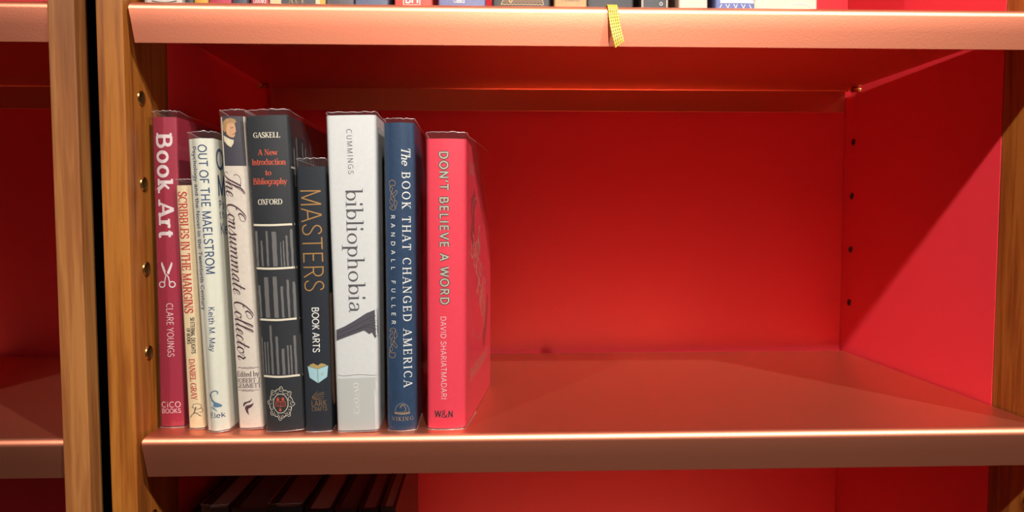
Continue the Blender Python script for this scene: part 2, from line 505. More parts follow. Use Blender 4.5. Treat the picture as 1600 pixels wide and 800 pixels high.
# a glyph: advance, strokes (kind, weight, points), serif spots (x, y, left, right)
# kind L straight, A already-sampled curve, C spline, X only drawn with serifs; weight k thick, n thin, a by direction
G = {
'A': (.78, [('L','n',[(.06,0),(.37,1)]),('L','k',[(.39,1),(.70,0)]),('L','n',[(.17,.33),(.58,.33)])], [(.06,0,1,1),(.70,0,1,1)]),
'B': (.76, [('L','k',[(.16,0),(.16,1)]),('L','n',[(.16,.96),(.38,.96)]),('A','a',E(.38,.745,.2,.215,90,-90)),('L','n',[(.16,.53),(.42,.53)]),('A','a',E(.42,.285,.23,.245,90,-90)),('L','n',[(.16,.04),(.42,.04)])], [(.16,0,1,0),(.16,1,1,0)]),
'C': (.80, [('A','a',E(.45,.5,.36,.46,48,312)),('X','n',[(.70,.95),(.70,.68)])], []),
'D': (.86, [('L','k',[(.16,0),(.16,1)]),('L','n',[(.16,.96),(.38,.96)]),('A','a',E(.38,.5,.36,.46,90,-90)),('L','n',[(.16,.04),(.38,.04)])], [(.16,0,1,0),(.16,1,1,0)]),
'E': (.68, [('L','k',[(.16,0),(.16,1)]),('L','n',[(.16,.96),(.58,.96)]),('L','n',[(.16,.52),(.52,.52)]),('L','n',[(.16,.04),(.60,.04)]),('X','n',[(.58,1),(.58,.76)]),('X','n',[(.51,.64),(.51,.40)]),('X','n',[(.61,0),(.61,.26)])], [(.16,0,1,0),(.16,1,1,0)]),
'F': (.64, [('L','k',[(.16,0),(.16,1)]),('L','n',[(.16,.96),(.58,.96)]),('L','n',[(.16,.5),(.52,.5)]),('X','n',[(.58,1),(.58,.76)])], [(.16,0,1,1),(.16,1,1,0)]),
'G': (.86, [('A','a',E(.45,.5,.36,.46,48,325)),('L','k',[(.73,.06),(.73,.44)]),('L','n',[(.48,.44),(.78,.44)]),('X','n',[(.70,.95),(.70,.68)])], []),
'H': (.84, [('L','k',[(.16,0),(.16,1)]),('L','k',[(.68,0),(.68,1)]),('L','n',[(.16,.52),(.68,.52)])], [(.16,0,1,1),(.16,1,1,1),(.68,0,1,1),(.68,1,1,1)]),
'I': (.32, [('L','k',[(.16,0),(.16,1)])], [(.16,0,1,1),(.16,1,1,1)]),
'J': (.52, [('L','k',[(.36,1),(.36,.26)]),('C','a',[(.36,.28),(.32,.08),(.2,.03),(.08,.12)])], [(.36,1,1,1)]),
'K': (.76, [('L','k',[(.16,0),(.16,1)]),('L','n',[(.16,.4),(.60,1)]),('L','k',[(.30,.56),(.66,0)])], [(.16,0,1,1),(.16,1,1,1),(.60,1,1,1),(.66,0,1,1)]),
'L': (.62, [('L','k',[(.16,0),(.16,1)]),('L','n',[(.16,.04),(.57,.04)]),('X','n',[(.58,0),(.58,.28)])], [(.16,0,1,0),(.16,1,1,1)]),
'M': (.96, [('L','n',[(.14,0),(.15,1)]),('L','k',[(.16,1),(.48,.04)]),('L','n',[(.48,.04),(.80,1)]),('L','k',[(.81,1),(.82,0)])], [(.14,0,1,1),(.15,1,1,0),(.82,0,1,1),(.81,1,0,1)]),
'N': (.84, [('L','n',[(.15,0),(.15,1)]),('L','k',[(.15,1),(.69,0)]),('L','n',[(.69,0),(.69,1)])], [(.15,0,1,1),(.15,1,1,0),(.69,1,1,1)]),
'O': (.90, [('A','a',E(.45,.5,.36,.46))], []),
'P': (.68, [('L','k',[(.16,0),(.16,1)]),('L','n',[(.16,.96),(.38,.96)]),('A','a',E(.38,.72,.22,.24,90,-90)),('L','n',[(.16,.48),(.38,.48)])], [(.16,0,1,1),(.16,1,1,0)]),
'R': (.76, [('L','k',[(.16,0),(.16,1)]),('L','n',[(.16,.96),(.38,.96)]),('A','a',E(.38,.73,.22,.23,90,-90)),('L','n',[(.16,.5),(.38,.5)]),('L','k',[(.38,.5),(.66,0)])], [(.16,0,1,1),(.16,1,1,0),(.67,0,0,1)]),
'S': (.66, [('C','s',[(.54,.80),(.46,.93),(.32,.96),(.17,.88),(.13,.72),(.22,.59),(.36,.5),(.50,.40),(.57,.26),(.50,.09),(.32,.04),(.16,.09),(.08,.24)]),('X','n',[(.55,.97),(.55,.70)]),('X','n',[(.08,.03),(.08,.32)])], []),
'T': (.70, [('L','k',[(.35,0),(.35,1)]),('L','n',[(.05,.96),(.65,.96)]),('X','n',[(.05,1),(.05,.74)]),('X','n',[(.65,1),(.65,.74)])], [(.35,0,1,1)]),
'U': (.82, [('L','k',[(.16,1),(.16,.32)]),('A','a',E(.41,.32,.25,.28,180,360)),('L','n',[(.66,.32),(.66,1)])], [(.16,1,1,1),(.66,1,1,1)]),
'V': (.76, [('L','k',[(.06,1),(.38,0)]),('L','n',[(.38,0),(.70,1)])], [(.06,1,1,1),(.70,1,1,1)]),
'W': (1.04, [('L','k',[(.05,1),(.28,0)]),('L','n',[(.28,0),(.52,1)]),('L','k',[(.52,1),(.76,0)]),('L','n',[(.76,0),(.99,1)])], [(.05,1,1,1),(.99,1,1,1)]),
'X': (.74, [('L','k',[(.08,1),(.66,0)]),('L','n',[(.64,1),(.08,0)])], [(.08,1,1,1),(.64,1,1,1),(.08,0,1,1),(.66,0,1,1)]),
'Y': (.72, [('L','k',[(.06,1),(.36,.46)]),('L','n',[(.36,.46),(.66,1)]),('L','k',[(.36,.48),(.36,0)])], [(.06,1,1,1),(.66,1,1,1),(.36,0,1,1)]),
'5': (.62, [('L','n',[(.50,.96),(.18,.96)]),('L','n',[(.18,.98),(.14,.55)]),('C','a',[(.14,.54),(.30,.60),(.50,.50),(.53,.28),(.42,.08),(.22,.04),(.08,.14)])], []),
'0': (.62, [('A','a',E(.31,.5,.23,.46))], []),
'&': (.84, [('C','a',[(.76,.46),(.60,.14),(.36,.03),(.12,.14),(.12,.36),(.34,.54),(.46,.74),(.38,.92),(.22,.88),(.20,.70),(.36,.42),(.58,.14),(.80,.04)])], []),
"'": (.22, [('L','k',[(.13,1),(.09,.74)])], []),
'.': (.24, [('L','k',[(.12,0),(.12,.12)])], []),
' ': (.34, [], []),
'a': (.60, [('C','a',[(.12,.50),(.20,.62),(.34,.63),(.44,.52),(.44,.40)]),('L','k',[(.44,.46),(.44,.08)]),('C','a',[(.44,.40),(.26,.36),(.11,.26),(.10,.10),(.22,.03),(.36,.08),(.44,.20)]),('C','n',[(.44,.10),(.49,.02),(.57,.06)])], []),
'b': (.64, [('L','k',[(.14,0),(.14,1)]),('A','a',E(.35,.33,.21,.29))], [(.14,1,1,0)]),
'c': (.54, [('A','a',E(.31,.33,.22,.29,50,315))], []),
'd': (.64, [('A','a',E(.29,.33,.21,.29)),('L','k',[(.50,0),(.50,1)])], [(.50,1,1,0),(.50,0,0,1)]),
'e': (.58, [('A','a',E(.30,.33,.22,.29,0,318)),('L','n',[(.08,.35),(.52,.35)])], []),
'f': (.36, [('C','a',[(.38,.92),(.28,.96),(.19,.86),(.18,.66)]),('L','k',[(.18,.70),(.18,0)]),('L','n',[(.05,.62),(.34,.62)])], [(.18,0,1,1)]),
'g': (.60, [('A','a',E(.29,.34,.21,.27)),('L','k',[(.49,.64),(.49,-.08)]),('C','a',[(.49,-.06),(.42,-.25),(.26,-.29),(.11,-.20)])], []),
'h': (.64, [('L','k',[(.14,0),(.14,1)]),('C','a',[(.14,.44),(.24,.59),(.37,.62),(.47,.54),(.49,.36)]),('L','k',[(.49,.40),(.49,0)])], [(.14,0,1,1),(.14,1,1,0),(.49,0,1,1)]),
'i': (.29, [('L','k',[(.14,0),(.14,.66)]),('L','k',[(.14,.84),(.14,.98)])], [(.14,0,1,1),(.14,.66,1,0)]),
'k': (.58, [('L','k',[(.14,0),(.14,1)]),('L','n',[(.14,.26),(.46,.66)]),('L','k',[(.25,.38),(.52,0)])], [(.14,0,1,1),(.14,1,1,0),(.52,0,1,1)]),
'l': (.29, [('L','k',[(.14,0),(.14,1)])], [(.14,0,1,1),(.14,1,1,0)]),
'm': (.96, [('L','k',[(.14,0),(.14,.66)]),('C','a',[(.14,.44),(.23,.58),(.34,.62),(.44,.54),(.46,.36)]),('L','k',[(.46,.40),(.46,0)]),('C','a',[(.46,.44),(.55,.58),(.66,.62),(.77,.54),(.79,.36)]),('L','k',[(.79,.40),(.79,0)])], [(.14,0,1,1),(.14,.66,1,0),(.46,0,1,1),(.79,0,1,1)]),
'n': (.64, [('L','k',[(.14,0),(.14,.66)]),('C','a',[(.14,.44),(.24,.59),(.37,.62),(.47,.54),(.49,.36)]),('L','k',[(.49,.40),(.49,0)])], [(.14,0,1,1),(.14,.66,1,0),(.49,0,1,1)]),
'o': (.62, [('A','a',E(.31,.33,.23,.29))], []),
'p': (.64, [('L','k',[(.14,-.30),(.14,.66)]),('A','a',E(.35,.33,.21,.29))], [(.14,-.30,1,1),(.14,.66,1,0)]),
'r': (.44, [('L','k',[(.14,0),(.14,.66)]),('C','a',[(.14,.40),(.22,.57),(.33,.62),(.42,.56)])], [(.14,0,1,1),(.14,.66,1,0)]),
's': (.48, [('C','s',[(.39,.52),(.31,.61),(.18,.60),(.11,.48),(.20,.37),(.33,.29),(.40,.17),(.32,.05),(.18,.04),(.07,.14)])], []),
't': (.40, [('L','k',[(.18,.86),(.18,.16)]),('C','a',[(.18,.18),(.22,.05),(.30,.03),(.38,.08)]),('L','n',[(.04,.62),(.36,.62)])], []),
'u': (.64, [('L','k',[(.14,.66),(.14,.24)]),('C','a',[(.14,.28),(.19,.08),(.30,.04),(.42,.10),(.49,.26)]),('L','k',[(.49,.66),(.49,0)])], [(.14,.66,1,0),(.49,.66,1,0),(.49,0,0,1)]),
'v': (.54, [('L','k',[(.05,.66),(.27,0)]),('L','n',[(.27,0),(.49,.66)])], [(.05,.66,1,1),(.49,.66,1,1)]),
'w': (.80, [('L','k',[(.05,.66),(.23,0)]),('L','n',[(.23,0),(.40,.66)]),('L','k',[(.40,.66),(.58,0)]),('L','n',[(.58,0),(.75,.66)])], [(.05,.66,1,1),(.75,.66,1,1)]),
'y': (.56, [('L','k',[(.05,.66),(.28,.02)]),('C','n',[(.50,.66),(.28,.02),(.18,-.22),(.06,-.27)])], [(.05,.66,1,1),(.50,.66,1,1)]),
}
# joined script letters
GS = {
'T': (.50, [('C','q',[(.10,.56),(.00,.66),(.04,.86),(.24,.93),(.46,.90),(.66,.92),(.84,1.04),(.80,1.10),(.66,1.00)]),('C','q',[(.50,.92),(.44,.60),(.38,.22),(.24,.00),(.08,.02),(.04,.14),(.12,.18)])], []),
'h': (.46, [('C','q',[(-.06,.10),(.10,.46),(.22,.86),(.22,1.02),(.14,.96),(.10,.70),(.06,.00)]),('C','q',[(.06,.08),(.18,.36),(.29,.40),(.30,.26),(.28,.06),(.35,.00),(.46,.12)])], []),
'e': (.32, [('C','q',[(-.02,.10),(.14,.18),(.25,.32),(.20,.42),(.08,.32),(.06,.10),(.16,.00),(.32,.12)])], []),
'C': (.56, [('C','q',[(.60,.70),(.72,.84),(.62,1.02),(.44,.96),(.36,.78),(.46,.66),(.58,.76)]),('C','q',[(.62,1.02),(.40,1.06),(.16,.76),(.06,.36),(.16,.04),(.36,.00),(.54,.16)]),('C','q',[(.10,.62),(.20,.54),(.24,.64)])], []),
'o': (.34, [('A','q',[(.16+.13*math.cos(R(a)),.20+.21*math.sin(R(a))) for a in range(70,431,20)]),('C','q',[(.20,.40),(.26,.33),(.36,.40)])], []),
'n': (.46, [('C','q',[(-.02,.30),(.06,.41),(.09,.30),(.06,.00)]),('C','q',[(.06,.08),(.18,.36),(.29,.40),(.30,.26),(.28,.06),(.35,.00),(.46,.12)])], []),
's': (.34, [('C','q',[(-.02,.10),(.14,.42),(.16,.46),(.17,.34),(.23,.16),(.15,.00),(.03,.05)]),('C','q',[(.15,.00),(.24,.02),(.34,.12)])], []),
'u': (.48, [('C','q',[(-.02,.26),(.08,.42),(.08,.28),(.06,.08),(.13,.00),(.24,.14),(.33,.42)]),('C','q',[(.33,.42),(.30,.08),(.37,.00),(.48,.12)])], []),
'm': (.70, [('C','q',[(-.02,.30),(.06,.41),(.09,.30),(.06,.00)]),('C','q',[(.06,.08),(.18,.36),(.28,.40),(.30,.26),(.28,.00)]),('C','q',[(.28,.08),(.40,.36),(.52,.40),(.54,.26),(.52,.06),(.59,.00),(.70,.12)])], []),
'a': (.44, [('C','q',[(.30,.34),(.20,.42),(.08,.28),(.05,.08),(.13,.00),(.24,.14),(.31,.40)]),('C','q',[(.31,.42),(.28,.08),(.34,.00),(.44,.12)])], []),
't': (.30, [('C','q',[(-.02,.10),(.10,.44),(.17,.74)]),('C','q',[(.17,.74),(.11,.34),(.09,.08),(.16,.00),(.30,.12)]),('L','n',[(.00,.46),(.28,.49)])], []),
'l': (.26, [('C','q',[(-.02,.10),(.12,.48),(.22,.90),(.18,1.02),(.12,.90),(.08,.40),(.08,.08),(.15,.00),(.26,.12)])], []),
'c': (.32, [('C','q',[(.25,.32),(.18,.42),(.07,.30),(.06,.08),(.16,.00),(.32,.12)])], []),
'r': (.40, [('C','q',[(-.02,.10),(.08,.38),(.12,.47),(.18,.38),(.24,.36)]),('C','q',[(.24,.38),(.18,.14),(.22,.00),(.32,.06),(.36,.16)])], []),
' ': (.30, [], []),
}
FONTS = dict(
    slab=dict(stem=.23, thin=.15, sl=.10, st=.13, xh=.74, grow=1.35),
    cond=dict(stem=.17, thin=.09, sl=.07, st=.07, xh=.66),
    serif=dict(stem=.145, thin=.065, sl=.10, st=.05, xh=.62),
    seriflight=dict(stem=.12, thin=.05, sl=.09, st=.045, xh=.62),
    serifbold=dict(stem=.165, thin=.06, sl=.055, st=.05, xh=.66),
    serifital=dict(stem=.14, thin=.065, sl=.07, st=.05, xh=.62, slant=.22),
    didone=dict(stem=.115, thin=.040, sl=.10, st=.035, xh=.60),
    thin=dict(stem=.105, thin=.105, xh=.66),
    hair=dict(stem=.062, thin=.062, xh=.66),
    geo=dict(stem=.13, thin=.13, xh=.66),
    grot=dict(stem=.15, thin=.135, xh=.72, grow=1.4),
    grotlight=dict(stem=.135, thin=.125, xh=.72, grow=1.3),
    sansbold=dict(stem=.19, thin=.16, xh=.72),
    thinamp=dict(stem=.11, thin=.09, xh=.72),
    wide=dict(stem=.17, thin=.16, xh=.72, fx=1.25),
    outline_back=dict(stem=.33, thin=.32, xh=.66, layer=0),
    outline_front=dict(stem=.15, thin=.145, xh=.66, layer=1),
    outline_core=dict(stem=.035, thin=.035, xh=.66, layer=2),
    script=dict(stem=.105, thin=.030, xh=.42, slant=.42, script=True),
)

def sweep(polys, pts, widths, maxlen):
    """quads along a centre line with a width at each point"""
    P, Wd = [Vector(pts[0])], [widths[0]]
    for i in range(1, len(pts)):
        a, b = Vector(pts[i - 1]), Vector(pts[i])
        k = max(1, int((b - a).length / maxlen + .999))
        for j in range(1, k + 1):
            P.append(a.lerp(b, j / k))
            Wd.append(widths[i - 1] + (widths[i] - widths[i - 1]) * j / k)
    Ls, Rs = [], []
    for i, p in enumerate(P):
        a = P[max(0, i - 1)]
        b = P[min(len(P) - 1, i + 1)]
        if (P[0] - P[-1]).length < 1e-7 and i in (0, len(P) - 1):
            a, b = P[-2], P[1]
        t = b - a
        if t.length < 1e-9:
            t = Vector((1, 0))
        t.normalize()
        n = Vector((-t.y, t.x))
        Ls.append(p + n * Wd[i] / 2)
        Rs.append(p - n * Wd[i] / 2)
    for i in range(len(P) - 1):
        polys.append([Rs[i], Rs[i + 1], Ls[i + 1], Ls[i]])

def text_polys(txt, font, u0, v0, u1, v1, cap, maxlen=0.0025):
    F = FONTS[font]
    tab = GS if F.get('script') else G
    e = Vector((u1 - u0, v1 - v0))
    length = e.length
    e.normalize()
    up = Vector((-e.y, e.x))
    adv = [tab[c][0] for c in txt]
    nat = sum(adv) - (.12 if not F.get('script') else 0)
    sx = cap * F.get('fx', 1.0)
    extra = 0.0
    if nat * sx > length or F.get('script'):
        sx = length / nat
    elif len(txt) > 1:
        # let the letters widen a little, then space them out
        sx = min(length / nat, sx * F.get('grow', 1.12))
        extra = (length - nat * sx) / (len(txt) - 1)
    sl = F.get('slant', 0)
    xh = F['xh']
    def ym(y):
        if F.get('script') or y <= 0:
            return y
        return y * xh / .66 if y <= .66 else xh + (y - .66) * (1 - xh) / .34
    base = Vector((u0, v0))
    polys = []
    def place(x, y):
        return base + e * x + up * y
    stem, thin = F['stem'] * cap, F['thin'] * cap
    serif = 'sl' in F
    squeeze = min(1.0, max(.62, sx / cap))
    x = -.06 * sx if not F.get('script') else 0
    for c in txt:
        a, strokes, serifs = tab[c]
        lower = c.islower()
        def pt(q):
            yy = ym(q[1]) if (lower and not F.get('script')) else q[1]
            return Vector((x + q[0] * sx + sl * yy * cap, yy * cap))
        for kind, wt, pts in strokes:
            if kind == 'X' and not serif:
                continue
            q = [pt(p) for p in pts]
            if kind == 'C':
                q = cat_rom(q)
            ws = []
            for i in range(len(q)):
                t = q[min(i + 1, len(q) - 1)] - q[max(i - 1, 0)]
                if len(q) > 3 and (q[0] - q[-1]).length < 1e-7 and i in (0, len(q) - 1):
                    t = q[1] - q[-2]
                t = t.normalized() if t.length > 1e-9 else Vector((1, 0))
                s = abs(t.y)
                if wt == 'k':
                    w = stem * squeeze
                elif wt == 'n':
                    w = thin
                elif wt == 'q':
                    d = max(0, -t.y)
                    w = thin + (stem - thin) * d ** 1.4
                elif wt == 's':
                    m = 1 - abs(i / (len(q) - 1) - .5) * 2
                    w = thin + (stem * .95 - thin) * min(1, m * 1.5)
                else:
                    w = thin + (stem * squeeze - thin) * s ** 1.5
                ws.append(w)
            loc = []
            sweep(loc, q, ws, maxlen)
            polys += [[place(p.x, p.y) for p in f] for f in loc]
        if serif:
            st = F['st'] * cap
            s_ = F['sl'] * cap * squeeze
            for (sxp, syp, l, r) in serifs:
                p = pt((sxp, syp))
                foot = syp <= 0
                y0, y1 = (p.y, p.y + st) if foot else (p.y - st, p.y)
                hw = stem * squeeze / 2
                q = [Vector((p.x - hw - s_ * l if l else p.x, y0)), Vector((p.x + hw + s_ * r if r else p.x, y0)),
                     Vector((p.x + hw + s_ * r if r else p.x, y1)), Vector((p.x - hw - s_ * l if l else p.x, y1))]
                polys.append([place(v.x, v.y) for v in q])
        x += a * sx + extra
    return polys

# ------------------------------------------------------------------ books
class Shape:
    """outside of a book: spine along x (0..w), covers running back along y, height v"""
    def __init__(s, wb, wt, h, d, bulge, r=0.0016, flare=None):
        s.wb, s.wt, s.h, s.d, s.b, s.r, s.flare = wb, wt, h, d, bulge, min(r, min(wb, wt) * .2), flare
        s.w = max(wb, wt)
        P = [(0, d), (0, d * .66), (0, d * .33), (0, .02), (0, s.r + .003)]
        for k in range(0, 5):
            a = math.pi / 2 * k / 4
            P.append((s.r - s.r * math.cos(a), s.r - s.r * math.sin(a)))
        m = 12
        for k in range(1, m):
            x = s.r + (s.w - 2 * s.r) * k / m
            P.append((x, -bulge * (1 - ((x - s.w / 2) / (s.w / 2 - s.r)) ** 2)))
        for k in range(0, 5):
            a = math.pi / 2 * k / 4
            P.append((s.w - s.r + s.r * math.sin(a), s.r - s.r * math.cos(a)))
        P += [(s.w, s.r + .003), (s.w, .02), (s.w, d * .33), (s.w, d * .66), (s.w, d)]
        s.P = P
    def width(s, v):
        return s.wb + (s.wt - s.wb) * max(0, min(1, v / s.h))
    def pos(s, x, y, v):
        X = x * s.width(v) / s.w
        if s.flare and y > 0:
            X += s.flare(v / s.h) * (y / s.d) ** .9 * (x / s.w)
        return Vector((X, y, v))
    def spine_y(s, u, v):
        x = u * s.w / s.width(v)
        x = max(1e-6, min(s.w - 1e-6, x))
        for (a, b) in zip(s.P[4:-5], s.P[5:-4]):
            if a[0] <= x <= b[0] and b[0] > a[0]:
                return a[1] + (b[1] - a[1]) * (x - a[0]) / (b[0] - a[0])
        return 0
    def spine(s, u, v, eps):
        return Vector((u, s.spine_y(u, v) - eps, v))
    def cover(s, t, v, eps):
        p = s.pos(s.w, t, v)
        p.x += eps
        return p

def rows(s, n, z0, z1):
    return [z0 + (z1 - z0) * i / n for i in range(n + 1)]

def jacket_mesh(s, th, z0=0.0012):
    bm = bmesh.new()
    n = 16 if s.flare else 3
    V = rows(s, n, z0, s.h)
    O, I = [], []
    for v in V:
        O.append([bm.verts.new(s.pos(x, y, v)) for x, y in s.P])
        ring = []
        for x, y in s.P:
            xi = th + x * (s.w - 2 * th) / s.w
            yi = y if y >= s.d - 1e-6 else max(y + th, y + th * (1 - y / s.d))
            ring.append(bm.verts.new(s.pos(xi, yi, v)))
        I.append(ring)
    m = len(s.P)
    for i in range(len(V) - 1):
        for k in range(m - 1):
            bm.faces.new((O[i][k], O[i][k + 1], O[i + 1][k + 1], O[i + 1][k])).smooth = True
            bm.faces.new((I[i][k + 1], I[i][k], I[i + 1][k], I[i + 1][k + 1])).smooth = True
        for k in (0, m - 1):
            bm.faces.new((O[i][k], O[i + 1][k], I[i + 1][k], I[i][k]))
    for i in (0, len(V) - 1):
        for k in range(m - 1):
            bm.faces.new((O[i][k], O[i][k + 1], I[i][k + 1], I[i][k]))
    bmesh.ops.recalc_face_normals(bm, faces=bm.faces)
    for e in bm.edges:
        if len(e.link_faces) == 2 and e.calc_face_angle(0) > R(50):
            e.smooth = False
    return bm

def pages_mesh(s, th):
    bm = bmesh.new()
    g = 0.0003
    x0, x1 = th + g, s.w - th - g
    y0, y1 = th + 0.002, s.d - 0.004
    z0, z1 = 0.0016, s.h - 0.003
    n = 12 if s.flare else 2
    prof = [(x0, y1), (x0, y0), (x1, y0), (x1, y1), ((x0 + x1) / 2, y1 - 0.0015)]
    if s.flare:   # the splayed front board leaves the pages standing straight
        P2 = Shape(s.wb, s.wt, s.h, s.d, s.b)
    else:
        P2 = s
    ring = [[bm.verts.new(P2.pos(x, y, v)) for x, y in prof] for v in rows(s, n, z0, z1)]
    m = len(prof)
    for i in range(n):
        for k in range(m):
            bm.faces.new((ring[i][k], ring[i][(k + 1) % m], ring[i + 1][(k + 1) % m], ring[i + 1][k]))
    bm.faces.new(ring[0][::-1])
    bm.faces.new(ring[-1])
    bmesh.ops.recalc_face_normals(bm, faces=bm.faces)
    return bm

def sleeve_mesh(s, rnd, top, back=0.0):
    """clear film folded round spine and covers, a little taller than the book, with a crinkled rim"""
    bm = bmesh.new()
    e = 0.00045
    P = []
    for x, y in s.P:
        P.append((x + (e if x > s.w * .75 else -e if x < s.w * .25 else 0), (y - e) if y < s.d * .9 else y + back))
    n = 14 if s.flare else 4
    tops = []
    ph = rnd.uniform(0, 6)
    for k, (x, y) in enumerate(P):
        side = y > 0.01
        wob = math.sin(k * 1.7 + ph) * .35 + rnd.uniform(-.35, .35)
        tops.append(s.h + top + (0.0009 * wob) - (0.0012 * min(1, y / 0.03) if side else 0))
    grid = []
    for i in range(n + 1):
        row = []
        for k, (x, y) in enumerate(P):
            v = 0.0004 + (tops[k] - 0.0004) * i / n
            p = s.pos(x, y, min(v, s.h))
            p.z = v
            if s.flare:
                p.x = s.pos(x, y, min(v, s.h * .72)).x if (x > s.w * .9 and y > .02) else p.x
            if v > s.h:
                p.y += rnd.uniform(-.0004, .0004)
            row.append(p)
        grid.append(row)
    vs = [[bm.verts.new(p) for p in row] for row in grid]
    for i in range(n):
        for k in range(len(P) - 1):
            f = bm.faces.new((vs[i][k], vs[i][k + 1], vs[i + 1][k + 1], vs[i + 1][k]))
            f.smooth = True
    tube(bm, grid[-1], 0.00022, 5, mi=1)
    tube(bm, [p + Vector((0, 0, 0)) for p in grid[0][2:-2]], 0.0002, 5, mi=1)
    return bm

def print_meshes(s, jacket, items):
    """lettering and pictures printed on the spine or the front cover, one mesh for each named element"""
    parts = {}
    for it in items:
        parts.setdefault(it[1], []).append(it)
    for pi, (pname, its) in enumerate(parts.items()):
        bm = bmesh.new()
        mats = []
        for it in its:
            kind, _, col = it[:3]
            cov = pname.startswith('cover_')
            m = ink(col)
            if m not in mats:
                mats.append(m)
            mi = mats.index(m)
            lay = 0
            polys = []
            if kind == 'T':
                font, txt = it[3], it[4]
                polys = text_polys(txt, font, *it[5:10])
                lay = FONTS[font].get('layer', 0)
            elif kind == 'S':
                w, pts, closed, smooth = it[3:7]
                q = [Vector(p) for p in pts]
                if smooth:
                    q = cat_rom(q, closed, 4)
                if closed:
                    q = q + [q[0]]
                sweep(polys, q, [w] * len(q), 0.002)
                lay = 1
            elif kind == 'P':
                pts, lay, smooth = it[3:6]
                q = [Vector(p) for p in pts]
                tmp = bmesh.new()
                tv = [tmp.verts.new((p.x, p.y, 0)) for p in q]
                for tri in tessellate_polygon([[(p.x, p.y, 0) for p in q]]):
                    try:
                        tmp.faces.new([tv[i] for i in tri])
                    except ValueError:
                        pass
                x0 = min(p.x for p in q)
                x1 = max(p.x for p in q)
                k = int((x1 - x0) / 0.0015)
                for j in range(1, k + 1):
                    bmesh.ops.bisect_plane(tmp, geom=tmp.verts[:] + tmp.edges[:] + tmp.faces[:], plane_co=(x0 + j * 0.0015, 0, 0), plane_no=(1, 0, 0))
                polys = [[Vector((v.co.x, v.co.y)) for v in f.verts] for f in tmp.faces]
                tmp.free()
            eps = 0.00012 + 0.00005 * lay
            W0 = s.width
            for f in polys:
                fn = s.cover if cov else s.spine
                pv = [fn(p.x if cov else max(-.0001, min(W0(p.y) + .0001, p.x)), p.y, eps) for p in f]
                try:
                    fa = bm.faces.new([bm.verts.new(p) for p in pv])
                except ValueError:
                    continue
                fa.material_index = mi
        bmesh.ops.recalc_face_normals(bm, faces=bm.faces)
        want = Vector((1, 0, 0)) if pname.startswith('cover_') else Vector((0, -1, 0))
        for f in bm.faces:
            if f.normal.dot(want) < 0:
                f.normal_flip()
        link(pname.split('#')[0], bm, mats, jacket)

